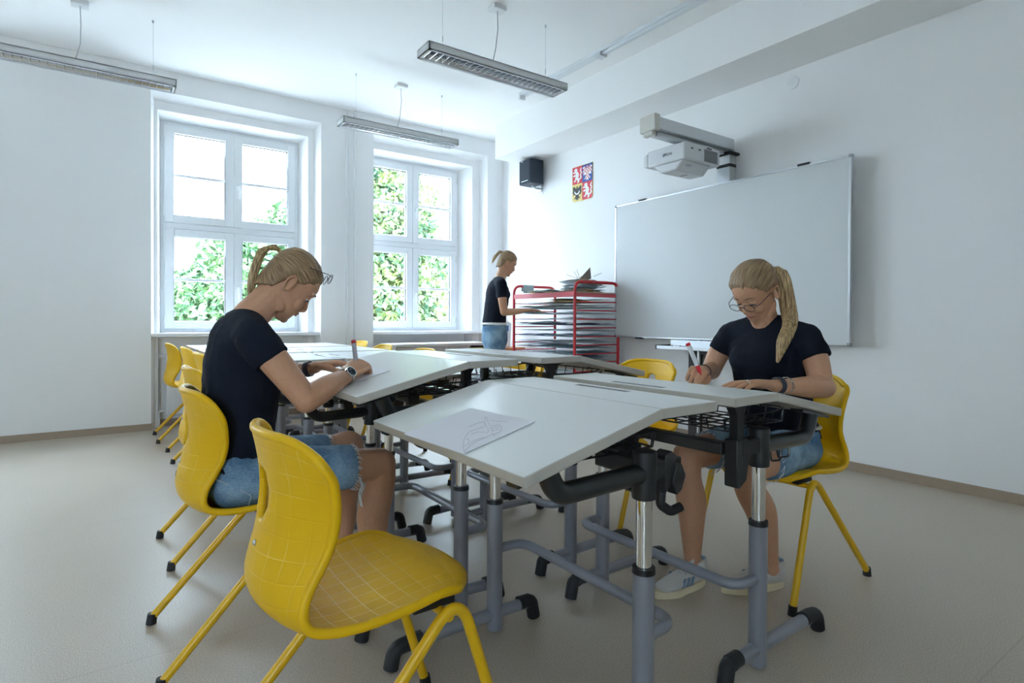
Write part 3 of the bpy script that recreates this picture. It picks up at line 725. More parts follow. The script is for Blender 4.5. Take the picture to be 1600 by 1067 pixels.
MB().box(-.12, .12, -.148, -.14, .185, .205).build('rim', mat('yellow_plastic', (.8, .5, .02)), b_, bevel=.002)
MB().box(.22, .46, -.19, .17, .478, .498).build('shelf_board', mat('cabinet_grey', (.6, .6, .6)), LCAB)
# orange cupboard in the corner with a bag on it
t = thing('orange_cupboard', 'narrow orange wooden cupboard in the corner behind the drying rack', 'cupboard', (4.03, 5.95, 0))
orm = mat('orange_board', (.62, .27, .10), .5, noise=.05)
MB().box(-.20, .18, -.22, .20, .04, .70).build('carcass', orm, t, bevel=.003)
MB().box(-.19, .17, -.235, -.22, .06, .68).build('door', orm, t, bevel=.003)
MB().box(.12, .14, -.25, -.235, .38, .46).build('handle', alum, t, bevel=.003)
for x in (-.18, .14): MB().box(x, x + .02, -.2, -.18, 0, .04).build('foot', blackp, t)
t = thing('paper_bag', 'crumpled white bag with green and blue print beside standing woman', 'bag', (3.96, 5.88, .70))
MB().prism([(-.09, 0), (.09, 0), (.11, .30), (.03, .33), (-.10, .29)], 1, -.06, .06).build('bag_body', mat('bag_white', (.75, .76, .76), .6), t, bevel=.01)
MB().box(-.07, .03, -.064, -.060, .05, .14).build('green_print', mat('print_green', (.05, .50, .35), .6), t)
MB().box(-.08, .06, -.064, -.060, .20, .27).build('blue_print', mat('print_blue', (.06, .20, .50), .6), t)

# ------------------------------------------------------------------ whiteboard, lift column, projector
BXF = 4.12
wbm = mat('whiteboard_enamel', (.62, .64, .65), .42, spec=.5, noise=.01, nscale=2)
t = thing('whiteboard', 'large blank whiteboard with thin aluminium frame on right wall', 'whiteboard', (BXF, 3.0, .883))
L0, L1, H = -1.105, 1.10, 1.281
MB().box(0, .022, L0, L1, 0, H).build('writing_panel', wbm, t, smooth=False)
fr = MB(); fr.box(-.004, .026, L0 - .008, L0 + .008, 0, H); fr.box(-.004, .026, L1 - .008, L1 + .008, 0, H)
fr.box(-.004, .026, L0, L1, H - .006, H + .008); fr.box(-.004, .026, L0, L1, -.008, .006)
fr.build('board_frame', alum, t, bevel=.002)
for y in (L0, L1):
    for z in (0, H): MB().box(-.007, .028, y - .012, y + .012, z - .012, z + .012).build('corner_cap', mat('corner_grey', (.35, .36, .37), .4), t, bevel=.004)
for y, z in ((.755, H + .010), (-.785, H + .010), (.785, -.010)): MB().box(-.008, .02, y - .045, y + .045, z - .009, z + .009).build('black_clip', blackp, t, bevel=.002)
t = thing('lift_column', 'aluminium lift column with pen tray behind and below the whiteboard', 'stand', (4.20, 2.88, 0))
MB().box(-.055, .025, .02 - .06, .02 + .06, 1.0, 2.44).build('upper_post', alum, t, bevel=.004)
MB().box(-.035, .005, .25, .37, 0, 1.0).build('lower_post', mat('dark_post', (.035, .030, .028), .5), t, bevel=.003)
MB().box(-.055, -.036, .245, .262, 0, 1.0).build('post_edge', alum, t)
MB().box(-.058, .028, -.043, .083, 2.30, 2.325).build('black_strap', blackp, t, bevel=.002)
MB().box(-.09, .04, -.07, .10, 2.395, 2.415).build('mount_plate', blackp, t, bevel=.004)
tr = MB(); tr.box(-.24, -.05, -.42, .55, .792, .806); tr.box(-.245, -.235, -.42, .55, .792, .822); tr.box(-.06, -.05, -.42, .55, .79, .87)
tray = tr.build('pen_tray', alum, t, bevel=.002)
MB().box(-.25, -.045, .55, .56, .788, .826).build('tray_end', blackp, t, bevel=.002)
MB().box(-.20, -.10, .05, .12, .765, .792).build('tray_latch', blackp, t, bevel=.003)
am = MB(); am.box(-.93, -.02, -.06, .075, 2.43, 2.52); am.box(-.90, -.10, -.02, .05, 2.395, 2.43)
am.build('projector_arm', alum, t, bevel=.006)
ec = MB(); ec.box(-.985, -.93, -.068, .083, 2.415, 2.535); ec.box(-.975, -.93, -.03, .06, 2.385, 2.42); ec.build('arm_end_cap', mat('cap_beige', (.60, .58, .53), .5), t, bevel=.008)
def marker(name, label, p0, p1, capm, body=None, r=.0085, group=None, tipc=None):
    p0, p1 = V(p0), V(p1); c = (p0 + p1) / 2
    t = thing(name, label, 'marker', c, 0, group); a, b_ = p0 - c, p1 - c
    MB().tube([a.lerp(b_, .30), a.lerp(b_, .97)], r, 14).build('barrel', body or whitep, t)
    MB().tube([a.lerp(b_, .0), a.lerp(b_, .02), a.lerp(b_, .08), a.lerp(b_, .10), a.lerp(b_, .31)], [.0012, .002, .0035, r * .85, r * .97], 14).build('tip_section', tipc or capm, t)
    MB().tube([a.lerp(b_, .92), a.lerp(b_, .99), b_], [r * 1.04, r * 1.04, r * .8], 14).build('end_plug', capm, t)
    return t
marker('whiteboard_marker', 'white marker lying in the whiteboard pen tray, left one', (4.06, 3.36, .815), (4.06, 3.25, .815), navym)
marker('whiteboard_marker', 'blue-capped marker lying in the pen tray, right one', (4.02, 3.23, .815), (4.02, 3.10, .815), navym, mat('marker_blue', (.05, .10, .30), .4))

def text_mesh(txt, size, name, parent, T, m):
    cu = bpy.data.curves.new(name, 'FONT'); cu.body = txt; cu.size = size; cu.extrude = .0004; cu.align_x = 'CENTER'; cu.align_y = 'CENTER'
    o = bpy.data.objects.new(name, cu); COL.objects.link(o); dg = bpy.context.evaluated_depsgraph_get()
    me = bpy.data.meshes.new_from_object(o.evaluated_get(dg)); bpy.data.objects.remove(o)
    n = new_obj(name, me, m, parent); n.matrix_local = T; return n
t = thing('projector', 'white ultra-short-throw projector hanging under arm above whiteboard', 'projector', (3.66, 2.99, 2.255))
pj = mat('projector_white', (.66, .67, .69), .4, noise=.01)
# side view polygon in (y, z): long low body with a hump below
bd = MB()
bd.box(-.135, .30, -.19, .17, .0, .13)
bd.prism([(.165, .0), (.165, .12), (.215, .105), (.215, .012)], 0, -.135, .12)
bd.prism([(-.165, .001), (-.10, -.070), (.04, -.070), (.12, .001)], 0, -.125, .22)
bd.build('projector_body', pj, t, bevel=.014, seg=3)
for k in range(9): MB().box(.10, .26, -.194, -.188, .015 + k * .0105, .0195 + k * .0105).build('vent_slat', mat('vent_dark', (.10, .10, .11), .6), t)
MB().box(.13, .19, -.193, -.188, .113, .122).build('upper_vent', mat('vent_dark', (.1, .1, .1)), t)
for x in (-.06, .03): MB().box(x, x + .025, -.193, -.188, .085, .095).build('port_mark', mat('vent_dark', (.1, .1, .1)), t)
MB().ell((-.02, -.13, -.030), (.035, .03, .008)).build('sensor_window', mat('sensor_grey', (.45, .46, .5), .3), t)
MB().box(-.06, .06, -.05, .05, .13, .142).build('mount_bracket', blackp, t, bevel=.004)
TX = Matrix.Translation((-.1365, -.03, .062)) @ Matrix.Rotation(-PI / 2, 4, 'Z') @ Matrix.Rotation(PI / 2, 4, 'X')
text_mesh('EPSON', .030, 'brand_lettering', t, TX, mat('lettering_dark', (.05, .05, .07), .5))
text_mesh('EPSON', .022, 'underside_lettering', t, Matrix.Translation((.06, -.03, -.0706)) @ Matrix.Rotation(-PI / 2, 4, 'Z') @ Matrix.Rotation(PI, 4, 'X'), MT['lettering_dark'])

# speaker
t = thing('wall_speaker', 'black box loudspeaker on wall bracket below the beam', 'speaker', (4.105, 5.475, 2.635), 0)
spm = mat('speaker_black', (.012, .025, .045), .5, noise=.1, bump=.3)
MB().box(-.10, .09, -.115, .11, 0, .285).build('speaker_cabinet', spm, t, bevel=.008)
MB().box(-.108, -.10, -.105, .10, .01, .275).build('front_grille', mat('grille_black', (.006, .015, .03), .7, bump=.5, bscale=900), t, bevel=.004)
MB().box(-.1095, -.108, -.07, .06, .028, .036).build('silver_badge', alum, t)
MB().box(-.1095, -.108, .03, .06, .262, .268).build('logo_mark', whitep, t)
bk = MB(); bk.tube(fillet([(0, 0, -.004), (.06, 0, -.03), (.13, -.01, -.03)], .02), .010, 8); bk.tube(fillet([(.10, -.05, .0), (.12, -.06, -.02), (.12, -.06, -.10)], .02), .005, 8); bk.tube(fillet([(.15, -.12, .0), (.17, -.12, -.02), (.17, -.12, -.10)], .02), .005, 8)
bk.box(.122, .141, -.03, .03, -.06, .02); bk.build('wall_bracket', alum, t)

# coat of arms: flat painted plate on the wall
t = thing('coat_of_arms', 'quartered coat of arms plate with lions and eagles', 'emblem', (RX - .006, 4.733, 2.35))
W_, Hh = .330, .385
red_e = mat('emblem_red', (.62, .03, .05), .5); blue_e = mat('emblem_blue', (.02, .07, .32), .5); gold_e = mat('emblem_gold', (.72, .55, .18), .5); whi_e = mat('emblem_white', (.82, .82, .84), .5); blk_e = mat('emblem_black', (.02, .02, .02), .5)
def flat(name, pts, m, off, T0=(0, 0), s=1.0, flip=1):
    # u to the viewer's right is -Y on this wall
    P_ = [(-(T0[0] + flip * p[0] * s), T0[1] + p[1] * s) for p in pts]
    mb = MB(); mb.prism(P_, 0, -off - .0008, -off); return mb.build(name, m, t, smooth=False)
hw2 = W_ / 2
pl = [(-hw2, 0.03), (-hw2 + .01, .01), (-hw2 + .03, .0), (-.01, 0), (0, -.012), (.01, 0), (hw2 - .03, .0), (hw2 - .01, .01), (hw2, .03), (hw2, Hh), (-hw2, Hh)]
P_ = MB(); P_.prism([(-p[0], p[1]) for p in pl], 0, 0, .006); P_.build('shield_plate', gold_e, t, smooth=False)
q = Hh / 2
flat('red_quarter', [(-hw2 + .004, q), (0, q), (0, Hh - .004), (-hw2 + .004, Hh - .004)], red_e, .0002)
flat('blue_quarter', [(0, q), (hw2 - .004, q), (hw2 - .004, Hh - .004), (0, Hh - .004)], blue_e, .0002)
flat('red_quarter', [(0, .004), (hw2 - .03, .004), (hw2 - .012, .012), (hw2 - .004, .03), (hw2 - .004, q), (0, q)], red_e, .0002)
lion = [(-.30, .78), (-.22, .90), (-.08, .92), (.02, .84), (.0, .70), (.12, .62), (.16, .45), (.10, .30), (.22, .14), (.14, -.02), (.0, -.02), (.06, .10), (-.06, .22), (-.14, .10), (-.28, .06), (-.32, .14), (-.20, .18), (-.18, .34), (-.10, .44), (-.30, .40), (-.40, .46), (-.28, .52), (-.12, .54), (-.16, .62), (-.36, .62), (-.42, .72), (-.30, .70), (-.20, .72)]
tail = [(.12, .20), (.30, .30), (.26, .46), (.34, .58), (.24, .72), (.34, .90), (.42, .86), (.36, .72), (.44, .58), (.36, .44), (.42, .28), (.28, .16)]
for cx_, cz_ in ((-hw2 / 2, q + .008), (hw2 / 2, .012)):
    flat('white_lion', lion, whi_e, .0012, (cx_, cz_ + .006), .175); flat('lion_tail', tail, whi_e, .0012, (cx_, cz_ + .006), .175)
eagle = [(0, .96), (.07, .90), (.05, .78), (.16, .84), (.30, .96), (.44, .90), (.40, .70), (.46, .52), (.36, .50), (.38, .36), (.26, .40), (.12, .34), (.22, .20), (.30, .14), (.22, .10), (.10, .16), (.12, .0), (0, .06), (-.12, .0), (-.10, .16), (-.22, .10), (-.30, .14), (-.22, .20), (-.12, .34), (-.26, .40), (-.38, .36), (-.36, .50), (-.46, .52), (-.40, .70), (-.44, .90), (-.30, .96), (-.16, .84), (-.05, .78), (-.07, .90)]
flat('black_eagle', eagle, blk_e, .0012, (-hw2 / 2, .012), .165)
cres = [(.28 * math.cos(a), .62 - .24 * math.sin(a)) for a in np.linspace(.1, PI - .1, 9)] + [(.20 * math.cos(a), .66 - .19 * math.sin(a)) for a in np.linspace(PI - .1, .1, 9)]
flat('white_crescent', cres, whi_e, .0024, (-hw2 / 2, .012), .165)
flat('white_eagle', eagle, whi_e, .0012, (hw2 / 2, q + .012), .165)
ck = MB()
for i in range(7):
    for j in range(9):
        u, v_ = -.40 + i * .12, .12 + j * .095
        if (i + j) % 2 == 0 and (abs(u + .04) < .13 or .42 < v_ < .86):
            ck.box(-.0028, -.0020, -(hw2 / 2 + (u + .10) * .165), -(hw2 / 2 + u * .165), q + .012 + v_ * .165, q + .012 + (v_ + .085) * .165)
ck.build('red_chequers', red_e, t, smooth=False)

# ------------------------------------------------------------------ drying rack
XR0, XR1, YR0, YR1 = 3.58, 4.15, 4.09, 5.08
t = thing('drying_rack', 'red steel drying rack full of drawings beside the whiteboard', 'rack', (0, 0, 0))
for y in (YR0, YR1):
    e = MB().tube(fillet([(XR0, y, .02), (XR0, y, 1.405), (XR1, y, 1.405), (XR1, y, .02)], .09, 8), .0145, 12).build('end_frame', redm, t)
    for k in range(14):
        z = 1.215 - k * .083
        MB().cyl((XR0, y, z), (XR1, y, z), .006, 8).build('rung', redm, t)
MB().box(XR0 - .008, XR0 + .006, YR0, YR1, 1.262, 1.312).build('top_rail', mat('red_rail', (.60, .10, .12), .4), t, bevel=.002)
MB().box(XR0 + .01, XR1 - .01, YR0 + .02, YR1 - .02, 1.296, 1.312).build('top_shelf', woodm, t, bevel=.002)
MB().box(XR0 + .01, XR1, YR0, YR0 + .012, 1.262, 1.30).build('top_rail', mat('red_rail', (.6, .1, .1)), t, bevel=.002)
MB().cyl((XR0, YR0, .70), (XR0, YR1, .70), .006, 8).build('tie_rod', redm, t)
wire = mat('wire_grey', (.55, .57, .60), .3, metal=.6)
shelf0 = None
for k in range(20):
    z = 1.215 - k * .056
    w_ = MB(); 
    if shelf0 is None:
        for j in range(9):
            x = XR0 + .02 + j * .066; w_.tube([(x, YR0 + .02, 0), (x, YR1 - .02, 0)], .0018, 4, False)
        for j in range(10):
            y = YR0 + .03 + j * .103; w_.tube([(XR0 + .01, y, .002), (XR1 - .02, y, .002)], .0016, 4, False)
        shelf0 = w_.build('wire_shelf', wire, t); shelf0.location = (0, 0, z)
    else:
        s_ = shelf0.copy(); COL.objects.link(s_); s_.parent = t; s_.location = (0, 0, z)
cols = [(.85, .87, .90), (.78, .86, .92), (.50, .64, .72), (.06, .10, .18), (.70, .80, .86), (.88, .88, .86), (.20, .38, .42), (.75, .56, .28), (.88, .90, .92), (.66, .74, .82)]
pmats = [mat('art_paper_%s' % 'abcdefghij'[i], c, .8, noise=.25, nscale=25) for i, c in enumerate(cols)]
def sheet_mesh(L_, W2, seed, amp=.006):
    rng = random.Random(seed); nx, ny = 8, 6; mb = MB(); a, b_, c, d = [rng.uniform(0, 6) for _ in range(4)]
    vs = [(-W2 / 2 + W2 * i / nx, -L_ / 2 + L_ * j / ny, amp * (math.sin(a + i * .9) + math.sin(b_ + j * 1.1)) + amp * 1.4) for i in range(nx + 1) for j in range(ny + 1)]
    mb.add(vs, [(i * (ny + 1) + j, (i + 1) * (ny + 1) + j, (i + 1) * (ny + 1) + j + 1, i * (ny + 1) + j + 1) for i in range(nx) for j in range(ny)])
    me = mb.mesh('sheet'); return me
sm_ = [sheet_mesh(.42, .50, s) for s in range(6)]
rng = random.Random(4)
def sheet(x, y, z, m, rz, label, group, k, th=.0015, sc=1):
    me = sm_[k % 6]
    if (k % 6, m.name) not in sheet.c:
        mm = me.copy(); mm.materials.append(m); sheet.c[(k % 6, m.name)] = mm
    o = bpy.data.objects.new('art_sheet', sheet.c[(k % 6, m.name)]); COL.objects.link(o); o.location = (x, y, z); o.rotation_euler = (0, 0, rz); o.scale = (sc, sc, 1)
    so_ = o.modifiers.new('s', 'SOLIDIFY'); so_.thickness = th
    tag(o, label, 'drawing', group); return o
sheet.c = {}
ORD = 'first second third fourth fifth sixth seventh eighth ninth tenth eleventh twelfth thirteenth fourteenth fifteenth sixteenth seventeenth eighteenth nineteenth'.split()
n = 0
for k in range(19):
    z = 1.215 - k * .056 + .003
    for j in range(rng.choice([1, 2, 2])):
        y = (YR0 + .25 + .48 * j + rng.uniform(-.02, .04)) if rng.random() < .9 else 4.6
        m = pmats[3] if (k in (4, 9) and j == 1) else rng.choice(pmats if k < 10 else [pmats[0], pmats[1], pmats[4], pmats[8], pmats[5]])
        for q_ in range(2 if rng.random() < .35 else 1):
            sheet(3.84 + rng.uniform(-.02, .03), y + rng.uniform(-.02, .02), z + q_ * .016, m if q_ == 0 else rng.choice(pmats[:3] + pmats[8:]), rng.uniform(-.05, .05), 'sheet of pupils\' artwork on the rack\'s %s wire shelf from the top' % ORD[k], 'artwork sheets drying on the rack shelves', n); n += 1
for q_ in range(16):
    sheet(3.86 + rng.uniform(-.03, .03), 4.30 + rng.uniform(-.03, .03), 1.315 + q_ * .0075, rng.choice(pmats), rng.uniform(-.5, .5), 'sheet in the tall artwork pile on top of rack, near end', 'tall pile on the rack', q_ + 3, sc=.72)
for q_ in range(6):
    sheet(3.86 + rng.uniform(-.03, .03), 4.82 + rng.uniform(-.03, .03), 1.315 + q_ * .0065, rng.choice(pmats), rng.uniform(-.3, .3), 'sheet in the low artwork pile on top of rack, far end', 'low pile on the rack', q_ + 1, sc=.72)
# folded paper figure on the pile and a cloth over the far frame
t2 = thing('paper_craft', 'folded dark paper craft cone on top of the artwork pile', 'craft', (3.86, 4.26, 1.445))
MB().add([(0, -.07, 0), (.05, -.02, 0), (-.05, .03, 0), (.0, -.08, .115)], [(0, 1, 2), (0, 1, 3), (1, 2, 3), (2, 0, 3)])
c_ = MB(); c_.add([(0, -.09, 0), (.05, .02, 0), (-.05, .03, 0), (.0, -.075, .115)], [(0, 1, 2), (0, 1, 3), (1, 2, 3), (2, 0, 3)]); c_.build('paper_cone', mat('craft_dark', (.16, .13, .11), .8, noise=.2), t2, smooth=False)
c_ = MB(); c_.add([(0, .16, .0), (.05, .0, .0), (-.05, .02, 0), (.0, -.01, .055)], [(0, 1, 2), (0, 1, 3), (1, 2, 3), (2, 0, 3)]); c_.build('paper_base', mat('craft_tan', (.50, .40, .30), .8), t2, smooth=False)
tw = MB()
for a_, b__ in (((0, .1, .01), (.02, .19, .09)), ((0, .12, .02), (.0, .28, .06)), ((.02, -.1, .02), (.03, -.20, .05)), ((0, .08, .02), (-.02, .10, .10))): tw.tube([a_, b__], .0022, 5)
tw.build('twig', barkm, t2)
cl = thing('hanging_cloth', 'small grey cloth draped over far red end frame', 'cloth', (3.76, 5.08, 1.40))
MB().tube([(-.07, 0, .018), (.08, 0, .018)], .004, 6)
c_ = MB(); c_.box(-.07, .07, -.022, -.017, -.07, .018); c_.box(-.07, .07, .017, .022, -.05, .018); c_.box(-.07, .07, -.022, .022, .016, .021); c_.build('cloth_fold', mat('cloth_grey', (.35, .42, .44), .9, noise=.3, nscale=60), cl, bevel=.004)

# ------------------------------------------------------------------ papers on the desks
def quad_paper(name, label, c4, lines=None, th=.0009):
    c4 = [V(p) for p in c4]; n_ = (c4[1] - c4[0]).cross(c4[3] - c4[0]).normalized()
    if n_.z < 0: n_ = -n_
    mb = MB(); lo = [p + n_ * .0012 for p in c4]; hi = [p + n_ * (.0012 + th) for p in c4]
    mb.add(lo + hi, [(0, 1, 2, 3), (4, 7, 6, 5), (0, 4, 5, 1), (1, 5, 6, 2), (2, 6, 7, 3), (3, 7, 4, 0)])
    t = thing(name, label, 'paper', (0, 0, 0)); mb.build('sheet', paperm, t, smooth=False)
    if lines:
        ln = MB()
        for L_ in lines:
            pts = []
            for (a, b_) in L_:
                p = c4[0].lerp(c4[1], a).lerp(c4[3].lerp(c4[2], a), b_) + n_ * (.0012 + th + .0002); pts.append(p)
            ln.tube(fillet(pts, .008, 3) if len(pts) > 2 else pts, .0005, 4)
        ln.build('pencil_sketch', pencil, t)
    return t
# a: from left (far) to right (near) edge, b: towards the sitter
def circ(cx_, cy__, rx, ry, a0, a1, n=10): return [(cx_ + rx * math.cos(a0 + (a1 - a0) * i / n), cy__ + ry * math.sin(a0 + (a1 - a0) * i / n)) for i in range(n + 1)]
fish = [[(0.981, 0.972), (0.855, 0.877), (0.729, 0.748), (0.621, 0.602), (0.612, 0.49), (0.639, 0.413), (0.63, 0.361)], [(0.63, 0.361), (0.522, 0.258), (0.423, 0.163), (0.441, 0.155), (0.549, 0.241), (0.666, 0.318), (0.72, 0.318)], [(0.72, 0.318), (0.729, 0.267), (0.792, 0.275), (0.873, 0.361), (0.9, 0.421), (0.882, 0.482)], [(0.882, 0.482), (0.891, 0.447), (0.882, 0.507), (0.882, 0.611), (0.873, 0.705), (0.891, 0.817), (0.981, 0.972)], [(0.864, 0.869), (0.837, 0.748), (0.846, 0.662), (0.864, 0.593)], [(0.684, 0.37), (0.774, 0.447), (0.81, 0.507)], [(0.711, 0.361), (0.801, 0.413), (0.864, 0.482)], [(0.738, 0.387), (0.756, 0.335), (0.801, 0.327)], [(0.801, 0.43), (0.828, 0.378), (0.855, 0.37)], [(0.747, 0.731), (0.747, 0.697), (0.846, 0.8)], [(0.684, 0.611), (0.693, 0.525), (0.774, 0.49)], [(0.495, 0.464), (0.495, 0.31), (0.531, 0.275)], [(0.531, 0.215), (0.657, 0.189), (0.756, 0.146)], [(0.549, 0.284), (0.675, 0.378)], [(0.891, 0.499), (0.936, 0.525), (0.9, 0.482)]]
quad_paper('drawing_paper', 'sheet with pencil sketch of a fish on nearest desk', [(.850, 1.421, .7853), (.860, 1.128, .7878), (.652, 1.118, .7368), (.640, 1.413, .734)], fish)
quad_paper('drawing_paper', 'plain sheet under the left seated woman\'s hands', [(.850, 2.205, .8515), (.845, 1.985, .8503), (.64, 1.960, .8018), (.645, 2.18, .803)])

# ------------------------------------------------------------------ people
def baked(name, mb, material, parent, voxel, smooth_it=4, disp=0.0):
    """fuse the overlapping lofts into one continuous skin"""
    me = mb.mesh(name); bm = bmesh.new(); bm.from_mesh(me); bmesh.ops.recalc_face_normals(bm, faces=bm.faces); bm.to_mesh(me); bm.free()
    o = bpy.data.objects.new(name, me); COL.objects.link(o)
    r = o.modifiers.new('r', 'REMESH'); r.mode = 'VOXEL'; r.voxel_size = voxel
    s_ = o.modifiers.new('s', 'SMOOTH'); s_.factor = .5; s_.iterations = smooth_it
    if disp:
        tx = bpy.data.textures.new('folds', 'CLOUDS'); tx.noise_scale = .09
        d = o.modifiers.new('d', 'DISPLACE'); d.texture = tx; d.strength = disp; d.mid_level = .5
    dg = bpy.context.evaluated_depsgraph_get(); m2 = bpy.data.meshes.new_from_object(o.evaluated_get(dg)); bpy.data.objects.remove(o)
    return new_obj(name, m2, material, parent, smooth=True)

HZ = [0, .010, .030, .055, .075, .100, .118, .138, .162, .187, .207, .220, .226]
HF = [.070, .084, .091, .092, .090, .087, .084, .091, .089, .076, .052, .024, .004]
HB = [.030, .010, -.020, -.040, -.055, -.075, -.086, -.094, -.098, -.090, -.070, -.046, -.022]
HW = [.016, .033, .047, .056, .061, .066, .070, .0735, .075, .070, .058, .036, .012]
HB2 = [-.066, -.069, -.072, -.076, -.079, -.083, -.086, -.089, -.089, -.083, -.071, -.047, -.022]
HW2 = [.050, .056, .060, .064, .067, .069, .071, .0735, .075, .070, .058, .036, .012]
def hp(z, th, off=0):
    f = np.interp(z, HZ, HF) + off; b = np.interp(z, HZ, HB2 if off else HB) - off; w_ = np.interp(z, HZ, HW2 if off else HW) + off
    cx_ = (f + b) / 2; rx = (f - b) / 2; c, s = math.cos(th), math.sin(th)
    return V((cx_ + rx * math.copysign(abs(c) ** .92, c), w_ * math.copysign(abs(s) ** .92, s), z + (off * max(0, (z - .19) / .036) if off else 0)))
class Head:
    def __init__(s, pos, pitch, yaw_, roll=0, sc=1.0):
        # local x = face, y = left, z = up; pos = ear axis centre
        s.T = Matrix.Translation(pos) @ Matrix.Rotation(yaw_, 4, 'Z') @ Matrix.Rotation(roll, 4, 'X') @ Matrix.Rotation(pitch, 4, 'Y') @ Matrix.Scale(sc, 4) @ Matrix.Translation((0, 0, -.105))
    def p(s, *q): return s.T @ V(q)
    def skin(s, mb):
        n = 28; rows = [[s.T @ hp(z, 2 * PI * k / n) for k in range(n)] for z in np.linspace(0, .226, 34)]
        vs = [p for r in rows for p in r]; N = len(rows)
        fs = [(i * n + k, i * n + (k + 1) % n, (i + 1) * n + (k + 1) % n, (i + 1) * n + k) for i in range(N - 1) for k in range(n)] + [list(range(n))[::-1], list(range((N - 1) * n, N * n))]
        mb.add(vs, fs)
        R = s.T.to_3x3()
        def el(c, r, e=(0, 0, 0)):
            mb.ell(s.T @ V(c), r, R @ Matrix.Rotation(e[1], 3, 'Y') @ Matrix.Rotation(e[0], 3, 'X'), 16, 10)
        # nose, lips, chin, cheeks, brow
        mb.loft([s.p(.084, 0, .122), s.p(.093, 0, .106), s.p(.1025, 0, .090), s.p(.1005, 0, .082)], [(.006, .006), (.0075, .007), (.0100, .0088), (.0085, .007)], 14, side=R @ V((0, 1, 0)))
        for q in (-1, 1):
            el((.096, q * .010, .079), (.009, .008, .007))
            el((.066, q * .036, .080), (.021, .020, .022))
            el((.079, q * .026, .137), (.012, .024, .006), (0, -.2))
            el((.0745, q * .030, .1205), (.0125, .0150, .0095))
            el((.020, q * .046, .040), (.040, .014, .020), (0, .55))
        el((.0905, 0, .063), (.008, .022, .0055)); el((.0885, 0, .054), (.0085, .019, .006)); el((.078, 0, .016), (.015, .018, .014))
        for q in (-1, 1):   # ears
            c = s.p(-.004, q * .074, .100)
            Tm = R @ Matrix.Rotation(q * .35, 3, 'Z') @ Matrix.Rotation(-.15, 3, 'Y')
            mb.ell(c, (.017, .006, .031), Tm, 16, 10)
            mb.loft([s.p(.006, q * .076, .088), s.p(.004, q * .082, .116), s.p(-.008, q * .086, .129), s.p(-.019, q * .086, .118), s.p(-.018, q * .084, .098), s.p(-.008, q * .079, .075)], [.004, .0042, .0045, .0045, .004, .0045], 8)
    def features(s, parent, glasses=None):
        R = s.T.to_3x3()
        for q in (-1, 1):
            e = MB(); e.ell(s.p(.0730, q * .030, .1150), (.0100, .0110, .0085), R, 16, 10); e.build('eye', mat('eye_white', (.75, .72, .70), .2), parent)
            e = MB(); e.ell(s.p(.0822, q * .030, .1110), (.0016, .0048, .0040), R, 12, 8); e.build('iris', mat('iris_blue', (.08, .12, .16), .2), parent)
            l_ = MB(); l_.tube([s.p(.080, q * .018, .113), s.p(.0872, q * .026, .1125), s.p(.0868, q * .035, .1120), s.p(.077, q * .043, .1100)], [.0012, .0022, .0024, .0012], 6); l_.build('eyelash', mat('lash_dark', (.03, .02, .015), .6), parent)
            b_ = MB(); b_.tube([s.p(.0895, q * .013, .141), s.p(.0905, q * .024, .1450), s.p(.0845, q * .036, .1445), s.p(.0755, q * .046, .140)], [.0018, .0028, .0024, .0010], 6); b_.build('eyebrow', mat('brow_brown', (.20, .12, .06), .7), parent)
        l_ = MB(); l_.loft([s.p(.090, -.020, .0595), s.p(.0975, -.008, .0625), s.p(.0985, 0, .0612), s.p(.0975, .008, .0625), s.p(.090, .020, .0595)], [.0012, .0028, .0026, .0028, .0012], 8)
        l_.loft([s.p(.089, -.018, .0575), s.p(.0955, -.007, .0545), s.p(.0965, 0, .054), s.p(.0955, .007, .0545), s.p(.089, .018, .0575)], [.0012, .0034, .0038, .0034, .0012], 8); l_.build('lips', lipm, parent)
        if glasses:
            g = MB(); fm = mat('spectacle_frame', (.03, .025, .03), .3)
            tilt, up, fw = glasses   # tilt angle, height, forward
            G_ = s.T @ Matrix.Translation((fw, 0, up)) @ Matrix.Rotation(tilt, 4, 'Y')
            ln = MB()
            for q in (-1, 1):
                ring = [G_ @ V((0, q * (.033 + .024 * math.cos(a)), .017 * math.sin(a))) for a in np.linspace(0, 2 * PI, 21)]
                g.tube(ring, .0014, 6); g.tube([G_ @ V((0, q * .057, .006)), G_ @ V((-.02, q * .074, .006)), G_ @ V((-.085, q * .080, .002)), G_ @ V((-.105, q * .078, -.012))], .0015, 6)
                b0 = ln.add([G_ @ V((0, q * (.033 + .023 * math.cos(a)), .016 * math.sin(a))) for a in np.linspace(0, 2 * PI, 21)[:-1]], [list(range(20))])
            g.tube([G_ @ V((0, -.010, .004)), G_ @ V((.003, 0, .007)), G_ @ V((0, .010, .004))], .0014, 6)
            go = g.build('glasses', fm, parent); ln.build('lens', glassm, go, smooth=False)
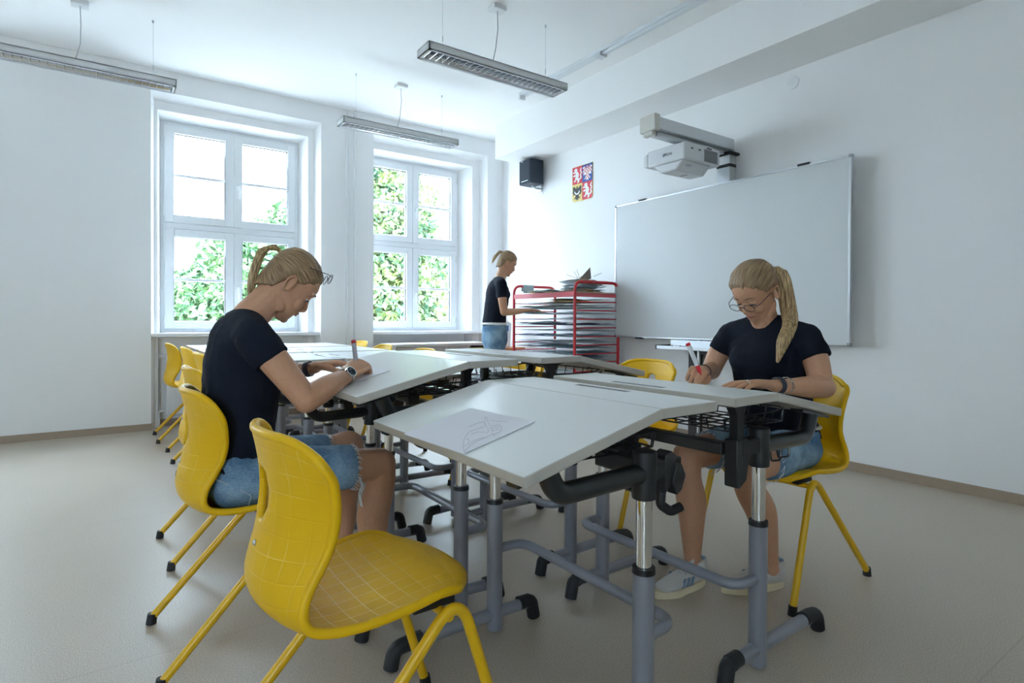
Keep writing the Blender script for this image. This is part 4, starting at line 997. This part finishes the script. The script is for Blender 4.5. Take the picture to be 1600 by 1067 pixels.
    def hair(s, parent, knot=(-.100, 0, .132), n1=64, n2=44):
        """combed-back cap lying on the skull, UV running from the hairline to the ponytail knot"""
        me = bpy.data.meshes.new('hair'); bm = bmesh.new(); G_ = []; UV_ = {}
        kd = V(knot)
        for j in range(n2 + 1):
            row = []
            for i in range(n1):
                th = 2 * PI * i / n1; a = abs(((th + PI) % (2 * PI)) - PI)      # 0 front .. pi back
                # hairline height round the head
                hl = np.interp(a, [0, .45, .85, 1.15, 1.35, 1.55, 1.75, 2.1, PI], [.190, .188, .172, .150, .125, .128, .110, .050, .018])
                hl += .003 * math.sin(i * 2.3) + .002 * math.sin(i * 5.1)
                z = hl + (.2255 - hl) * (j / n2) ** .85
                off = .0015 + .0085 * min(1, j / 11) ** .7 + .0008 * math.sin(i * 3.1 + j * .2)
                p = hp(z, th, off)
                v_ = bm.verts.new(s.T @ p); row.append(v_)
                d = p - V((-.005, 0, .115)); kk = (kd - V((-.005, 0, .115))).normalized(); e2 = kk.cross(V((0, 1, 0))); UV_[v_] = (math.atan2(d.y, d.dot(e2)), d.angle(kk))
            G_.append(row)
        uvl = bm.loops.layers.uv.new('UVMap')
        for j in range(n2):
            for i in range(n1):
                f = bm.faces.new((G_[j][i], G_[j][(i + 1) % n1], G_[j + 1][(i + 1) % n1], G_[j + 1][i]))
                us = [UV_[lp.vert][0] for lp in f.loops]; wr = max(us) - min(us) > 3.2
                for lp in f.loops:
                    a, b_ = UV_[lp.vert]; lp[uvl].uv = (a + 2 * PI if wr and a < 0 else a, b_)
        bm.faces.new(G_[-1])
        # fold the rim inwards so the edge has thickness
        low = [bm.verts.new(v_.co + (s.T @ V((0, 0, .11)) - v_.co) * .07) for v_ in G_[0]]
        for i in range(n1): bm.faces.new((G_[0][(i + 1) % n1], G_[0][i], low[i], low[(i + 1) % n1]))
        bmesh.ops.recalc_face_normals(bm, faces=bm.faces); bm.to_mesh(me); bm.free()
        return new_obj('hair', me, hairm, parent, smooth=True)
def strand_tube(mb, pts, rs, n=14):
    mb.loft(pts, rs, n)
def ponytail(parent, pts, rs, name='ponytail', strands=34, seed=1):
    """one mesh of combed locks following the tail"""
    rg = random.Random(seed); mb = MB(); pts = [V(p) for p in pts]
    me = bpy.data.meshes.new(name); 
    for k in range(strands):
        a = 2 * PI * k / strands + rg.uniform(-.2, .2); q = rg.uniform(.45, .8); P_ = []
        for i, p in enumerate(pts):
            t_ = (pts[min(i + 1, len(pts) - 1)] - pts[max(i - 1, 0)]).normalized(); u = t_.orthogonal().normalized(); u2 = t_.cross(u)
            aa = a + .3 * math.sin(i + k); P_.append(p + (u * math.cos(aa) + u2 * math.sin(aa)) * rs[i] * q)
        mb.loft(P_, [max(.0012, r * .22 * rg.uniform(.8, 1.3)) for r in rs], 6)
    mb.loft(pts, [r * .75 for r in rs], 10)
    o = mb.build(name, locks, parent, ang=80); return o

def hand(mb, wrist, f, back, right, curls, thumb, spread=.10, sc=1.0):
    """palm and five separate fingers; f = wrist->knuckles, back = dorsal normal"""
    wrist = V(wrist); f = V(f).normalized(); back = (V(back) - f * V(back).dot(f)).normalized()
    th = back.cross(f) if right else f.cross(back)       # towards the thumb side
    def P(a, b_, c): return wrist + (f * a + th * b_ + back * c) * sc
    mb.loft([P(-.015, 0, 0), P(.015, .001, 0), P(.045, .002, .001), P(.078, .001, .001)], [(.025 * sc, .018 * sc), (.030 * sc, .017 * sc), (.038 * sc, .0155 * sc), (.037 * sc, .0115 * sc)], 18, side=th)
    mb.loft([P(.015, .022, -.006), P(.045, .030, -.008)], [.014 * sc, .011 * sc], 12)
    LEN = [(.042, .025, .020), (.046, .029, .021), (.043, .027, .020), (.033, .020, .018)]; tips = []
    for i in range(4):
        b_ = .029 - .0193 * i; base = P(.080 - .0035 * abs(i - 1) ** 1.4, b_, .001)
        d0 = (f + th * spread * (1.2 - i * .8)).normalized(); ax = th; pts = [P(.055, b_ * .9, .0), base]; ang = 0
        for L_, c in zip(LEN[i], curls[i]):
            ang += math.radians(c); d = d0 * math.cos(ang) - back * math.sin(ang); pts.append(pts[-1] + d * L_ * sc)
        r = (.0088, .0086, .0084, .0075)[i] * sc
        mb.loft(pts, [r, r * 1.08, r, r * .93, r * .80], 12); tips.append(pts[-1])
    pts = [P(.012, .020, -.006)] + [P(*q) for q in thumb]
    mb.loft(pts, [.013 * sc, .0115 * sc, .0105 * sc, .0085 * sc][:len(pts)], 12); tips.append(pts[-1])
    return tips

def shoe(parent, heel, toe, label=None, sock=True):
    heel, toe = V(heel), V(toe); d = (toe - heel); L_ = d.length; a = math.atan2(d.y, d.x)
    T = Matrix.Translation(heel) @ Matrix.Rotation(a, 4, 'Z')
    up = MB(); S = T.to_3x3() @ V((0, 1, 0))
    def q(x, y, z): return T @ V((x * L_, y, z))
    up.loft([q(.06, 0, .052), q(.22, 0, .052), q(.45, 0, .048), (q(.68, 0, .038)), q(.86, 0, .032)], [(.030, .036), (.034, .034), (.038, .030), (.043, .022), (.036, .017)], 18, side=S)
    up.loft([q(.14, 0, .06), q(.15, 0, .105)], [(.034, .040), (.033, .042)], 16, side=S, round_ends=(True, False))
    up.loft([q(.36, 0, .075), q(.30, 0, .118)], [(.024, .010), (.026, .008)], 12, side=S)
    uo = baked('shoe', up, shoew, parent, .005, 3)
    so_ = MB(); n = 20; pr = []
    for k in range(n):
        t_ = 2 * PI * k / n; x = .5 - .52 * math.cos(t_); w_ = .036 + .012 * (x > .5) * math.sin(PI * min(1, max(0, (x - .4) / .6))); pr.append((x * L_, w_ * math.sin(t_) * 1.0))
    vs = [T @ V((x, y, 0)) for x, y in pr] + [T @ V((x, y * 1.03, .013)) for x, y in pr] + [T @ V((x, y, .026)) for x, y in pr]
    so_.add(vs, [list(range(n))[::-1], list(range(2 * n, 3 * n))] + [(r * n + k, r * n + (k + 1) % n, (r + 1) * n + (k + 1) % n, (r + 1) * n + k) for r in range(2) for k in range(n)])
    so_.build('sole', solem, uo)
    lc = MB()
    for k in range(6):
        x = .40 + k * .055; z = .086 - k * .0065; lc.tube([q(x, -.026, z - .010), q(x + .01, 0, z + .001), q(x + .02, .026, z - .010)], .003, 6)
    lc.tube([q(.37, 0, .092), q(.33, .03, .10), q(.38, .045, .085)], .0025, 5); lc.tube([q(.37, 0, .092), q(.33, -.03, .10), q(.40, -.042, .082)], .0025, 5)
    lc.build('laces', mat('lace_grey', (.45, .43, .42), .8, noise=.2), uo)
    stp = MB()
    for sgn in (-1, 1):
        for k in range(3):
            x = .40 + k * .085; stp.prism([(x * L_, .030), ((x + .045) * L_, .030), ((x + .005) * L_, .062), ((x - .04) * L_, .062)], 1, sgn * .0385 - .001, sgn * .0385 + .003, T)
    stp.build('side_stripe', shoeb, uo)
    tb = MB(); tb.box(-.012, .004, -.020, .020, .085, .115, T @ Matrix.Translation((.02, 0, 0))); tb.build('heel_tab', shoeb, uo, bevel=.003)

def hem_fray(mb, c, ax, r1, r2, side, n, L_, seed):
    rg = random.Random(seed); c = V(c); ax = V(ax).normalized(); u = V(side).normalized(); w_ = ax.cross(u).normalized()
    for k in range(n):
        a = 2 * PI * k / n + rg.uniform(-.1, .1); p = c + u * math.cos(a) * r1 + w_ * math.sin(a) * r2; o = (u * math.cos(a) + w_ * math.sin(a))
        l_ = L_ * rg.uniform(.3, 1.2); q = p + ax * l_ * .6 + V((0, 0, -l_ * .5)) + o * rg.uniform(-.002, .006); m_ = (p + q) / 2 + o * .004
        mb.tube([p - ax * .006, m_, q], .0011, 4)
frayw = mat('frayed_threads', (.70, .72, .74), .9, noise=.1)
def ringband(parent, name, c, ax, r1, r2, side, th, m, n=28):
    c = V(c); ax = V(ax).normalized(); u = (V(side) - ax * V(side).dot(ax)).normalized(); w_ = ax.cross(u)
    pts = [c + u * math.cos(a) * r1 + w_ * math.sin(a) * r2 for a in np.linspace(0, 2 * PI, n)]
    return MB().tube(pts, th, 8).build(name, m, parent)
def bracelets(parent, c, ax, r1, r2, side):
    ax = V(ax).normalized(); c = V(c)
    for k in range(3): ringband(parent, 'dark_bracelet', c + ax * (.007 * k), ax, r1, r2, side, .0028, mat('bead_dark', (.03, .03, .05), .3, noise=.3, nscale=300))
    u = (V(side) - ax * V(side).dot(ax)).normalized(); w_ = ax.cross(u); mb = MB(); c2 = c - ax * .028
    for k in range(11):
        a = 2 * PI * k / 11; o = u * math.cos(a) * (r1 + .002) + w_ * math.sin(a) * (r2 + .002); t_ = (-u * math.sin(a) * r1 + w_ * math.cos(a) * r2).normalized(); nrm = t_.cross(ax)
        mb.tube([c2 + o + t_ * .008 * math.cos(b_) + ax * .006 * math.sin(b_) for b_ in np.linspace(0, 2 * PI, 11)], .0012, 5)
    mb.build('chain_bracelet', chrome, parent)

VX = .0031
# ---- left seated woman, facing +X
P1 = thing('person', 'woman in dark T-shirt and denim shorts writing at raised left desk, wearing watch', 'person', (0, 0, 0), 0)
b_ = MB(); Yc = 2.075
H1 = Head((.506, 2.085, 1.158), math.radians(47), math.radians(-3), 0)
H1.skin(b_)
b_.loft([(.345, Yc, .98), (.385, Yc, 1.045), (.440, Yc + .005, 1.100), (.480, Yc + .008, 1.145)], [(.068, .060), (.056, .056), (.053, .056), (.056, .060)], 18, side=(0, 1, 0))
TOR = [(.315, Yc, .57), (.335, Yc, .62), (.352, Yc, .72), (.362, Yc, .82), (.365, Yc, .91), (.362, Yc, .98), (.372, Yc, 1.02)]
TR = [(.155, .11), (.150, .112), (.138, .104), (.142, .108), (.152, .106), (.130, .085), (.075, .062)]
b_.loft(TOR, TR, 22, side=(0, 1, 0))
b_.loft([(.368, 1.925, .985), (.362, Yc, 1.010), (.378, 2.225, .985)], [.046, .055, .046], 16)
# near (right) arm with the watch
b_.loft([(.372, 1.905, .975), (.43, 1.875, .895), (.508, 1.85, .785)], [.049, .046, .039], 18)
b_.loft([(.508, 1.85, .785), (.575, 1.89, .812), (.64, 1.945, .832), (.690, 1.985, .845)], [(.041, .041), (.042, .040), (.033, .030), (.027, .021)], 18, side=(-.5, .8, .2))
thumbR = [(.035, .040, -.018), (.060, .046, -.034), (.082, .036, -.046)]
tipsR = hand(b_, (.695, 1.990, .850), (.70, .50, .30), (-.25, -.62, .78), True, [(38, 52, 30), (48, 62, 35), (56, 66, 38), (62, 66, 38)], thumbR, .02, 1.08)
# far (left) arm resting on the desk
b_.loft([(.385, 2.235, .975), (.43, 2.285, .89), (.49, 2.30, .815)], [.048, .044, .038], 16)
b_.loft([(.49, 2.30, .815), (.555, 2.245, .838), (.63, 2.175, .858)], [(.039, .039), (.036, .033), (.026, .021)], 16, side=(.5, .6, 0))
hand(b_, (.637, 2.168, .864), (.72, -.35, .10), (-.1, .25, .95), False, [(22, 50, 30), (26, 52, 32), (30, 52, 34), (34, 50, 34)], [(.035, .036, -.014), (.062, .034, -.026), (.088, .022, -.034)], .03)
# legs
for (y0, yk, zk, xk, xa, ya) in ((1.985, 1.965, .520, .795, .775, 1.965), (2.165, 2.205, .548, .765, .715, 2.205)):
    b_.loft([(.335, y0, .535), (.50, (y0 + yk) / 2, .532), (.66, yk, .528), (xk, yk, zk)], [(.080, .075), (.078, .070), (.062, .062), (.056, .057)], 20, side=(0, 1, 0))
    b_.loft([(xk + .004, yk, zk), (xk + .004, yk, .44), (xk - .022, ya, .34), (xk - .02, ya, .24), (xa, ya, .115), (xa, ya, .07)], [(.054, .056), (.049, .053), (.052, .058), (.044, .046), (.031, .034), (.032, .038)], 20, side=(0, 1, 0))
baked('body', b_, skinm, P1, VX, 4)
H1.features(P1, (-.45, .222, .078))
H1.hair(P1)
kp = H1.p(-.080, 0, .192)
ponytail(P1, [(.492, 2.085, 1.258), (.468, 2.085, 1.284), (.428, 2.087, 1.268), (.402, 2.09, 1.20), (.392, 2.09, 1.13), (.402, 2.09, 1.08)], [.009, .011, .014, .015, .012, .004], seed=2)
ringband(P1, 'hair_tie', (.490, 2.085, 1.256), (-.7, 0, .5), .016, .016, (0, 1, 0), .005, mat('hair_tie_dark', (.03, .025, .03), .7))
MB().ell(H1.p(-.006, -.083, .070), (.003, .003, .003)).build('ear_stud', chrome, P1)
s_ = MB()
s_.loft([(.305, Yc, .555)] + TOR[1:6] + [(.380, Yc, 1.035)], [(.168, .122), (.160, .122), (.150, .115), (.154, .118), (.163, .117), (.142, .097), (.068, .060)], 22, side=(0, 1, 0), round_ends=(False, False))
s_.loft([(.370, 1.925, .985), (.362, Yc, 1.010), (.380, 2.225, .985)], [.058, .066, .058], 18)
s_.loft([(.372, 1.91, .975), (.392, 1.895, .945), (.414, 1.883, .912)], [.058, .058, .057], 18, round_ends=(True, False))
s_.loft([(.385, 2.23, .975), (.405, 2.25, .94), (.42, 2.268, .91)], [.058, .056, .054], 18, round_ends=(True, False))
s_.loft([(.425, Yc - .06, .905), (.425, Yc + .06, .905)], [.062, .062], 16)
baked('t_shirt', s_, shirtm, P1, .006, 3, .013)
s_ = MB(); fr = MB()
s_.loft([(.325, Yc, .575), (.318, Yc, .595), (.312, Yc, .62)], [(.172, .125), (.168, .122), (.158, .116)], 22, side=(0, 1, 0), round_ends=(True, False))
for (y0, yk, xk, zk, xe) in ((1.985, 1.965, .795, .525, .695), (2.165, 2.20, .765, .545, .680)):
    ye = yk + (y0 - yk) * .1
    s_.loft([(.325, y0, .530), (.50, (y0 + yk) / 2, .532), (.62, ye, .528), (xe, ye, .526)], [(.094, .086), (.092, .084), (.080, .078), (.076, .075)], 20, side=(0, 1, 0), round_ends=(True, False))
    hem_fray(fr, (xe, ye, .526), (1, 0, -.05), .075, .074, (0, 1, 0), 46, .020, int(yk * 100))
for yy in (1.895, 1.91): fr.tube([(.70, yy, .50), (.708, yy - .004, .47), (.700, yy, .44), (.706, yy - .003, .40)], .0022, 5)
so_ = baked('denim_shorts', s_, denim, P1, .006, 3, .009)
fr.build('frayed_hem', frayw, so_)['kind'] = 'stuff'
pk = MB(); pk.tube(fillet([(.225, 1.945, .552), (.262, 1.905, .560), (.355, 1.890, .500), (.345, 1.893, .462)], .01), .0012, 5); pk.build('pocket_seam', mat('seam_thread', (.42, .46, .50), .9), so_)
# watch
wc, wa = V((.672, 1.968, .838)), V((.05, .04, .013)).normalized()
wt = ringband(P1, 'watch_strap', wc, wa, .032, .027, (-.5, .8, .2), .0042, chrome)
nrm = V((.10, -.85, .52)); nrm = (nrm - wa * nrm.dot(wa)).normalized(); fc = wc + nrm * .031
MB().tube([fc - nrm * .003, fc + nrm * .006], .0205, 28).build('watch_case', chrome, wt)
MB().tube([fc + nrm * .0062, fc + nrm * .0068], .0165, 28).build('watch_dial', mat('dial_dark', (.015, .03, .04), .2, noise=.5, nscale=200), wt)
bracelets(P1, (.605, 2.198, .852), (.72, -.65, .18), .031, .027, (.5, .6, 0))
shoe(P1, (.72, 1.965, 0), (.965, 1.965, 0)); shoe(P1, (.655, 2.205, 0), (.90, 2.21, 0))
marker('felt_marker', 'white marker with red cap held upright by the left seated woman', (.742, 2.045, .838), (.722, 2.028, .965), mat('marker_red', (.45, .03, .03), .4), mat('marker_grey', (.45, .42, .44), .4))

# ---- right seated woman, facing -X
P2 = thing('person', 'woman with glasses and long ponytail over shoulder writing at right desk', 'person', (0, 0, 0), 0)
b_ = MB(); Yc = 1.325
H2 = Head((2.125, 1.325, 1.155), math.radians(42), PI - .10, math.radians(-3))
H2.skin(b_)
b_.loft([(2.20, Yc, .97), (2.175, Yc, 1.04), (2.145, Yc, 1.11), (2.135, Yc, 1.15)], [(.066, .058), (.054, .054), (.050, .052), (.054, .058)], 18, side=(0, 1, 0))
TOR = [(2.27, Yc, .57), (2.262, Yc, .62), (2.245, Yc, .72), (2.222, Yc, .82), (2.205, Yc, .91), (2.198, Yc, .97), (2.192, Yc, 1.01)]
b_.loft(TOR, [(.158, .115), (.156, .118), (.142, .108), (.146, .108), (.155, .106), (.135, .085), (.075, .06)], 22, side=(0, 1, 0))
b_.loft([(2.20, 1.165, .975), (2.198, Yc, 1.005), (2.19, 1.485, .975)], [.046, .055, .046], 16)
# near (left) arm along the desk
b_.loft([(2.205, 1.162, .965), (2.20, 1.130, .89), (2.18, 1.095, .795)], [.048, .047, .040], 18)
b_.loft([(2.18, 1.090, .795), (2.09, 1.098, .800), (1.99, 1.120, .806), (1.925, 1.140, .812)], [(.043, .042), (.042, .040), (.032, .028), (.028, .021)], 18, side=(.1, 1, 0))
hand(b_, (1.915, 1.143, .815), (-.92, .36, .07), (0, 0, 1), False, [(6, 10, 8), (8, 14, 10), (12, 16, 12), (14, 18, 12)], [(.040, .044, -.004), (.070, .058, -.008), (.095, .062, -.010)], .10)
# far (right) arm with the marker
b_.loft([(2.19, 1.495, .965), (2.165, 1.535, .89), (2.135, 1.545, .825)], [.048, .045, .039], 16)
b_.loft([(2.135, 1.545, .825), (2.04, 1.50, .828), (1.935, 1.445, .838)], [(.040, .039), (.038, .034), (.027, .022)], 16, side=(.4, .8, 0))
hand(b_, (1.927, 1.440, .842), (-.84, -.46, .06), (.15, -.30, .92), True, [(36, 50, 28), (44, 58, 34), (50, 62, 38), (56, 62, 38)], [(.035, .038, -.016), (.062, .040, -.030), (.086, .028, -.040)], .02)
# legs: far then near
b_.loft([(2.26, 1.415, .535), (2.10, 1.42, .535), (1.95, 1.42, .530), (1.825, 1.42, .525)], [(.080, .076), (.080, .072), (.064, .064), (.057, .058)], 20, side=(0, 1, 0))
b_.loft([(1.820, 1.42, .525), (1.818, 1.42, .44), (1.850, 1.425, .34), (1.862, 1.43, .24), (1.872, 1.435, .12), (1.875, 1.435, .075)], [(.055, .056), (.051, .054), (.054, .060), (.045, .048), (.032, .035), (.033, .038)], 20, side=(0, 1, 0))
b_.loft([(2.27, 1.235, .535), (2.12, 1.215, .535), (1.97, 1.205, .525), (1.865, 1.20, .515)], [(.080, .076), (.080, .072), (.064, .064), (.057, .058)], 20, side=(0, 1, 0))
b_.loft([(1.860, 1.20, .515), (1.895, 1.205, .43), (1.985, 1.22, .34), (2.045, 1.235, .24), (2.10, 1.25, .12), (2.11, 1.25, .08)], [(.055, .057), (.051, .054), (.054, .058), (.045, .048), (.032, .035), (.033, .038)], 20, side=(0, 1, 0))
baked('body', b_, skinm, P2, VX, 4)
H2.features(P2, (.05, .114, .108)); H2.hair(P2)
ponytail(P2, [H2.p(-.055, .03, .150), H2.p(-.095, .055, .12), (2.195, 1.235, 1.085), (2.150, 1.205, 1.02), (2.105, 1.205, .96), (2.085, 1.215, .885)], [.026, .030, .030, .028, .024, .006], seed=5, strands=44)
s_ = MB()
s_.loft([(2.285, Yc, .560)] + TOR[1:6] + [(2.188, Yc, 1.022)], [(.170, .125), (.165, .126), (.154, .119), (.158, .119), (.167, .118), (.146, .098), (.070, .060)], 22, side=(0, 1, 0), round_ends=(False, False))
s_.loft([(2.20, 1.165, .975), (2.198, Yc, 1.005), (2.19, 1.485, .975)], [.058, .066, .058], 18)
s_.loft([(2.205, 1.165, .965), (2.205, 1.145, .93), (2.202, 1.130, .900)], [.057, .057, .056], 18, round_ends=(True, False))
s_.loft([(2.19, 1.49, .965), (2.182, 1.510, .935), (2.174, 1.525, .905)], [.058, .057, .055], 18, round_ends=(True, False))
s_.loft([(2.135, Yc - .06, .885), (2.135, Yc + .06, .885)], [.062, .062], 16)
baked('t_shirt', s_, shirtm, P2, .006, 3, .013)
s_ = MB(); fr = MB()
s_.loft([(2.265, Yc, .578), (2.275, Yc, .595), (2.28, Yc, .615)], [(.175, .126), (.170, .124), (.162, .120)], 22, side=(0, 1, 0), round_ends=(True, False))
for (y0, yk, xk, xe) in ((1.415, 1.42, 1.82, 1.945), (1.235, 1.205, 1.86, 1.985)):
    s_.loft([(2.265, y0, .530), (2.12, (y0 + yk) / 2, .532), (2.05, yk, .530), (xe, yk, .526)], [(.094, .086), (.092, .084), (.082, .080), (.077, .076)], 20, side=(0, 1, 0), round_ends=(True, False))
    hem_fray(fr, (xe, yk, .526), (-1, 0, -.05), .076, .075, (0, 1, 0), 50, .030, int(yk * 100) + 3)
so_ = baked('denim_shorts', s_, denim, P2, .006, 3, .009); fr.build('frayed_hem', frayw, so_)['kind'] = 'stuff'
ringband(P2, 'waistband', (2.285, Yc, .618), (0.05, 0, 1), .160, .120, (0, 1, 0), .008, mat('pale_waistband', (.55, .53, .48), .8))
bracelets(P2, (1.955, 1.130, .811), (-.9, .25, .05), .031, .027, (.1, 1, 0))
ringband(P2, 'dark_bracelet', (1.965, 1.462, .835), (-.85, -.45, .05), .030, .026, (.4, .8, 0), .003, MT['bead_dark'])
ringband(P2, 'ring', V((1.815, 1.165, .825)), (-.92, .36, 0), .010, .010, (0, 1, 0), .0014, chrome)
shoe(P2, (1.93, 1.425, 0), (1.675, 1.450, 0)); shoe(P2, (2.165, 1.235, 0), (1.925, 1.335, 0))
marker('felt_marker', 'white marker with red end and red grip held by right woman', (1.835, 1.372, .835), (1.795, 1.405, .955), mat('marker_red_bright', (.70, .02, .03), .4))

# ---- standing woman at the rack, facing +X
P3 = thing('person', 'standing woman in dark top and denim shorts reaching into the drying rack', 'person', (0, 0, 0), 0)
b_ = MB(); Yc = 4.78
H3 = Head((3.300, Yc, 1.600), math.radians(30), 0, 0); H3.skin(b_)
b_.loft([(3.225, Yc, 1.40), (3.245, Yc, 1.47), (3.275, Yc, 1.55), (3.290, Yc, 1.595)], [(.066, .058), (.052, .054), (.050, .052), (.054, .058)], 16, side=(0, 1, 0))
TOR = [(3.185, Yc, .92), (3.18, Yc, 1.02), (3.19, Yc, 1.12), (3.205, Yc, 1.22), (3.215, Yc, 1.32), (3.22, Yc, 1.385), (3.228, Yc, 1.42)]
b_.loft(TOR, [(.158, .115), (.140, .105), (.134, .100), (.144, .106), (.152, .104), (.130, .082), (.072, .06)], 20, side=(0, 1, 0))
b_.loft([(3.22, 4.62, 1.385), (3.22, Yc, 1.41), (3.22, 4.94, 1.385)], [.046, .055, .046], 14)
for y, q in ((4.60, 1), (4.96, -1)):
    b_.loft([(3.22, y, 1.375), (3.225, y - q * .02, 1.25), (3.245, y - q * .02, 1.115)], [.048, .044, .038], 14)
    b_.loft([(3.245, y - q * .02, 1.115), (3.36, y, 1.120), (3.47, y + q * .03, 1.135)], [(.040, .038), (.036, .032), (.027, .021)], 14, side=(0, 1, 0))
    hand(b_, (3.475, y + q * .03, 1.137), (.97, q * .08, .02), (0, 0, 1), q == 1, [(8, 14, 10)] * 4, [(.040, .044, -.004), (.070, .052, -.012), (.09, .05, -.02)], .05)
for y in (4.69, 4.87):
    b_.loft([(3.185, y, .90), (3.185, y, .72), (3.185, y, .50), (3.175, y, .40), (3.16, y, .28), (3.15, y, .12), (3.15, y, .07)], [(.085, .085), (.078, .078), (.056, .057), (.054, .058), (.052, .054), (.033, .035), (.033, .038)], 16, side=(0, 1, 0))
baked('body', b_, skinm, P3, .0045, 4)
H3.features(P3); H3.hair(P3)
ponytail(P3, [H3.p(-.080, 0, .185), H3.p(-.115, 0, .17), H3.p(-.130, .0, .11), H3.p(-.125, 0, .04)], [.016, .020, .020, .006], seed=8, strands=20)
s_ = MB()
s_.loft([(3.18, Yc, .985)] + TOR[1:6] + [(3.232, Yc, 1.435)], [(.156, .118), (.152, .117), (.146, .112), (.156, .117), (.162, .115), (.142, .095), (.068, .058)], 20, side=(0, 1, 0), round_ends=(False, False))
s_.loft([(3.22, 4.62, 1.385), (3.22, Yc, 1.41), (3.22, 4.94, 1.385)], [.058, .066, .058], 16)
for y, q in ((4.60, 1), (4.96, -1)): s_.loft([(3.22, y, 1.375), (3.222, y - q * .01, 1.31), (3.225, y - q * .018, 1.25)], [.058, .055, .053], 16, round_ends=(True, False))
s_.loft([(3.275, Yc - .06, 1.29), (3.275, Yc + .06, 1.29)], [.060, .060], 14)
baked('t_shirt', s_, shirtm, P3, .008, 3, .006)
s_ = MB(); s_.loft([(3.185, Yc, .84), (3.185, Yc, .92), (3.18, Yc, .995)], [(.175, .128), (.172, .126), (.150, .116)], 20, side=(0, 1, 0), round_ends=(True, False))
for y in (4.69, 4.87): s_.loft([(3.185, y, .88), (3.185, y, .72), (3.187, y, .58)], [(.092, .098), (.088, .092), (.082, .084)], 16, side=(0, 1, 0), round_ends=(True, False))
baked('denim_shorts', s_, denim, P3, .008, 3, .005)
ringband(P3, 'white_belt', (3.18, Yc, 1.0), (0, 0, 1), .150, .113, (0, 1, 0), .013, whitep)
_r = Matrix.Rotation(math.radians(-24), 4, 'Z'); _p = V((3.2, 4.78, 0)); P3.rotation_euler = (0, 0, math.radians(-24)); P3.location = _p - _r @ _p + V((-.035, .02, 0))
shoe(P3, (3.08, 4.69, 0), (3.335, 4.69, 0)); shoe(P3, (3.08, 4.87, 0), (3.335, 4.87, 0))
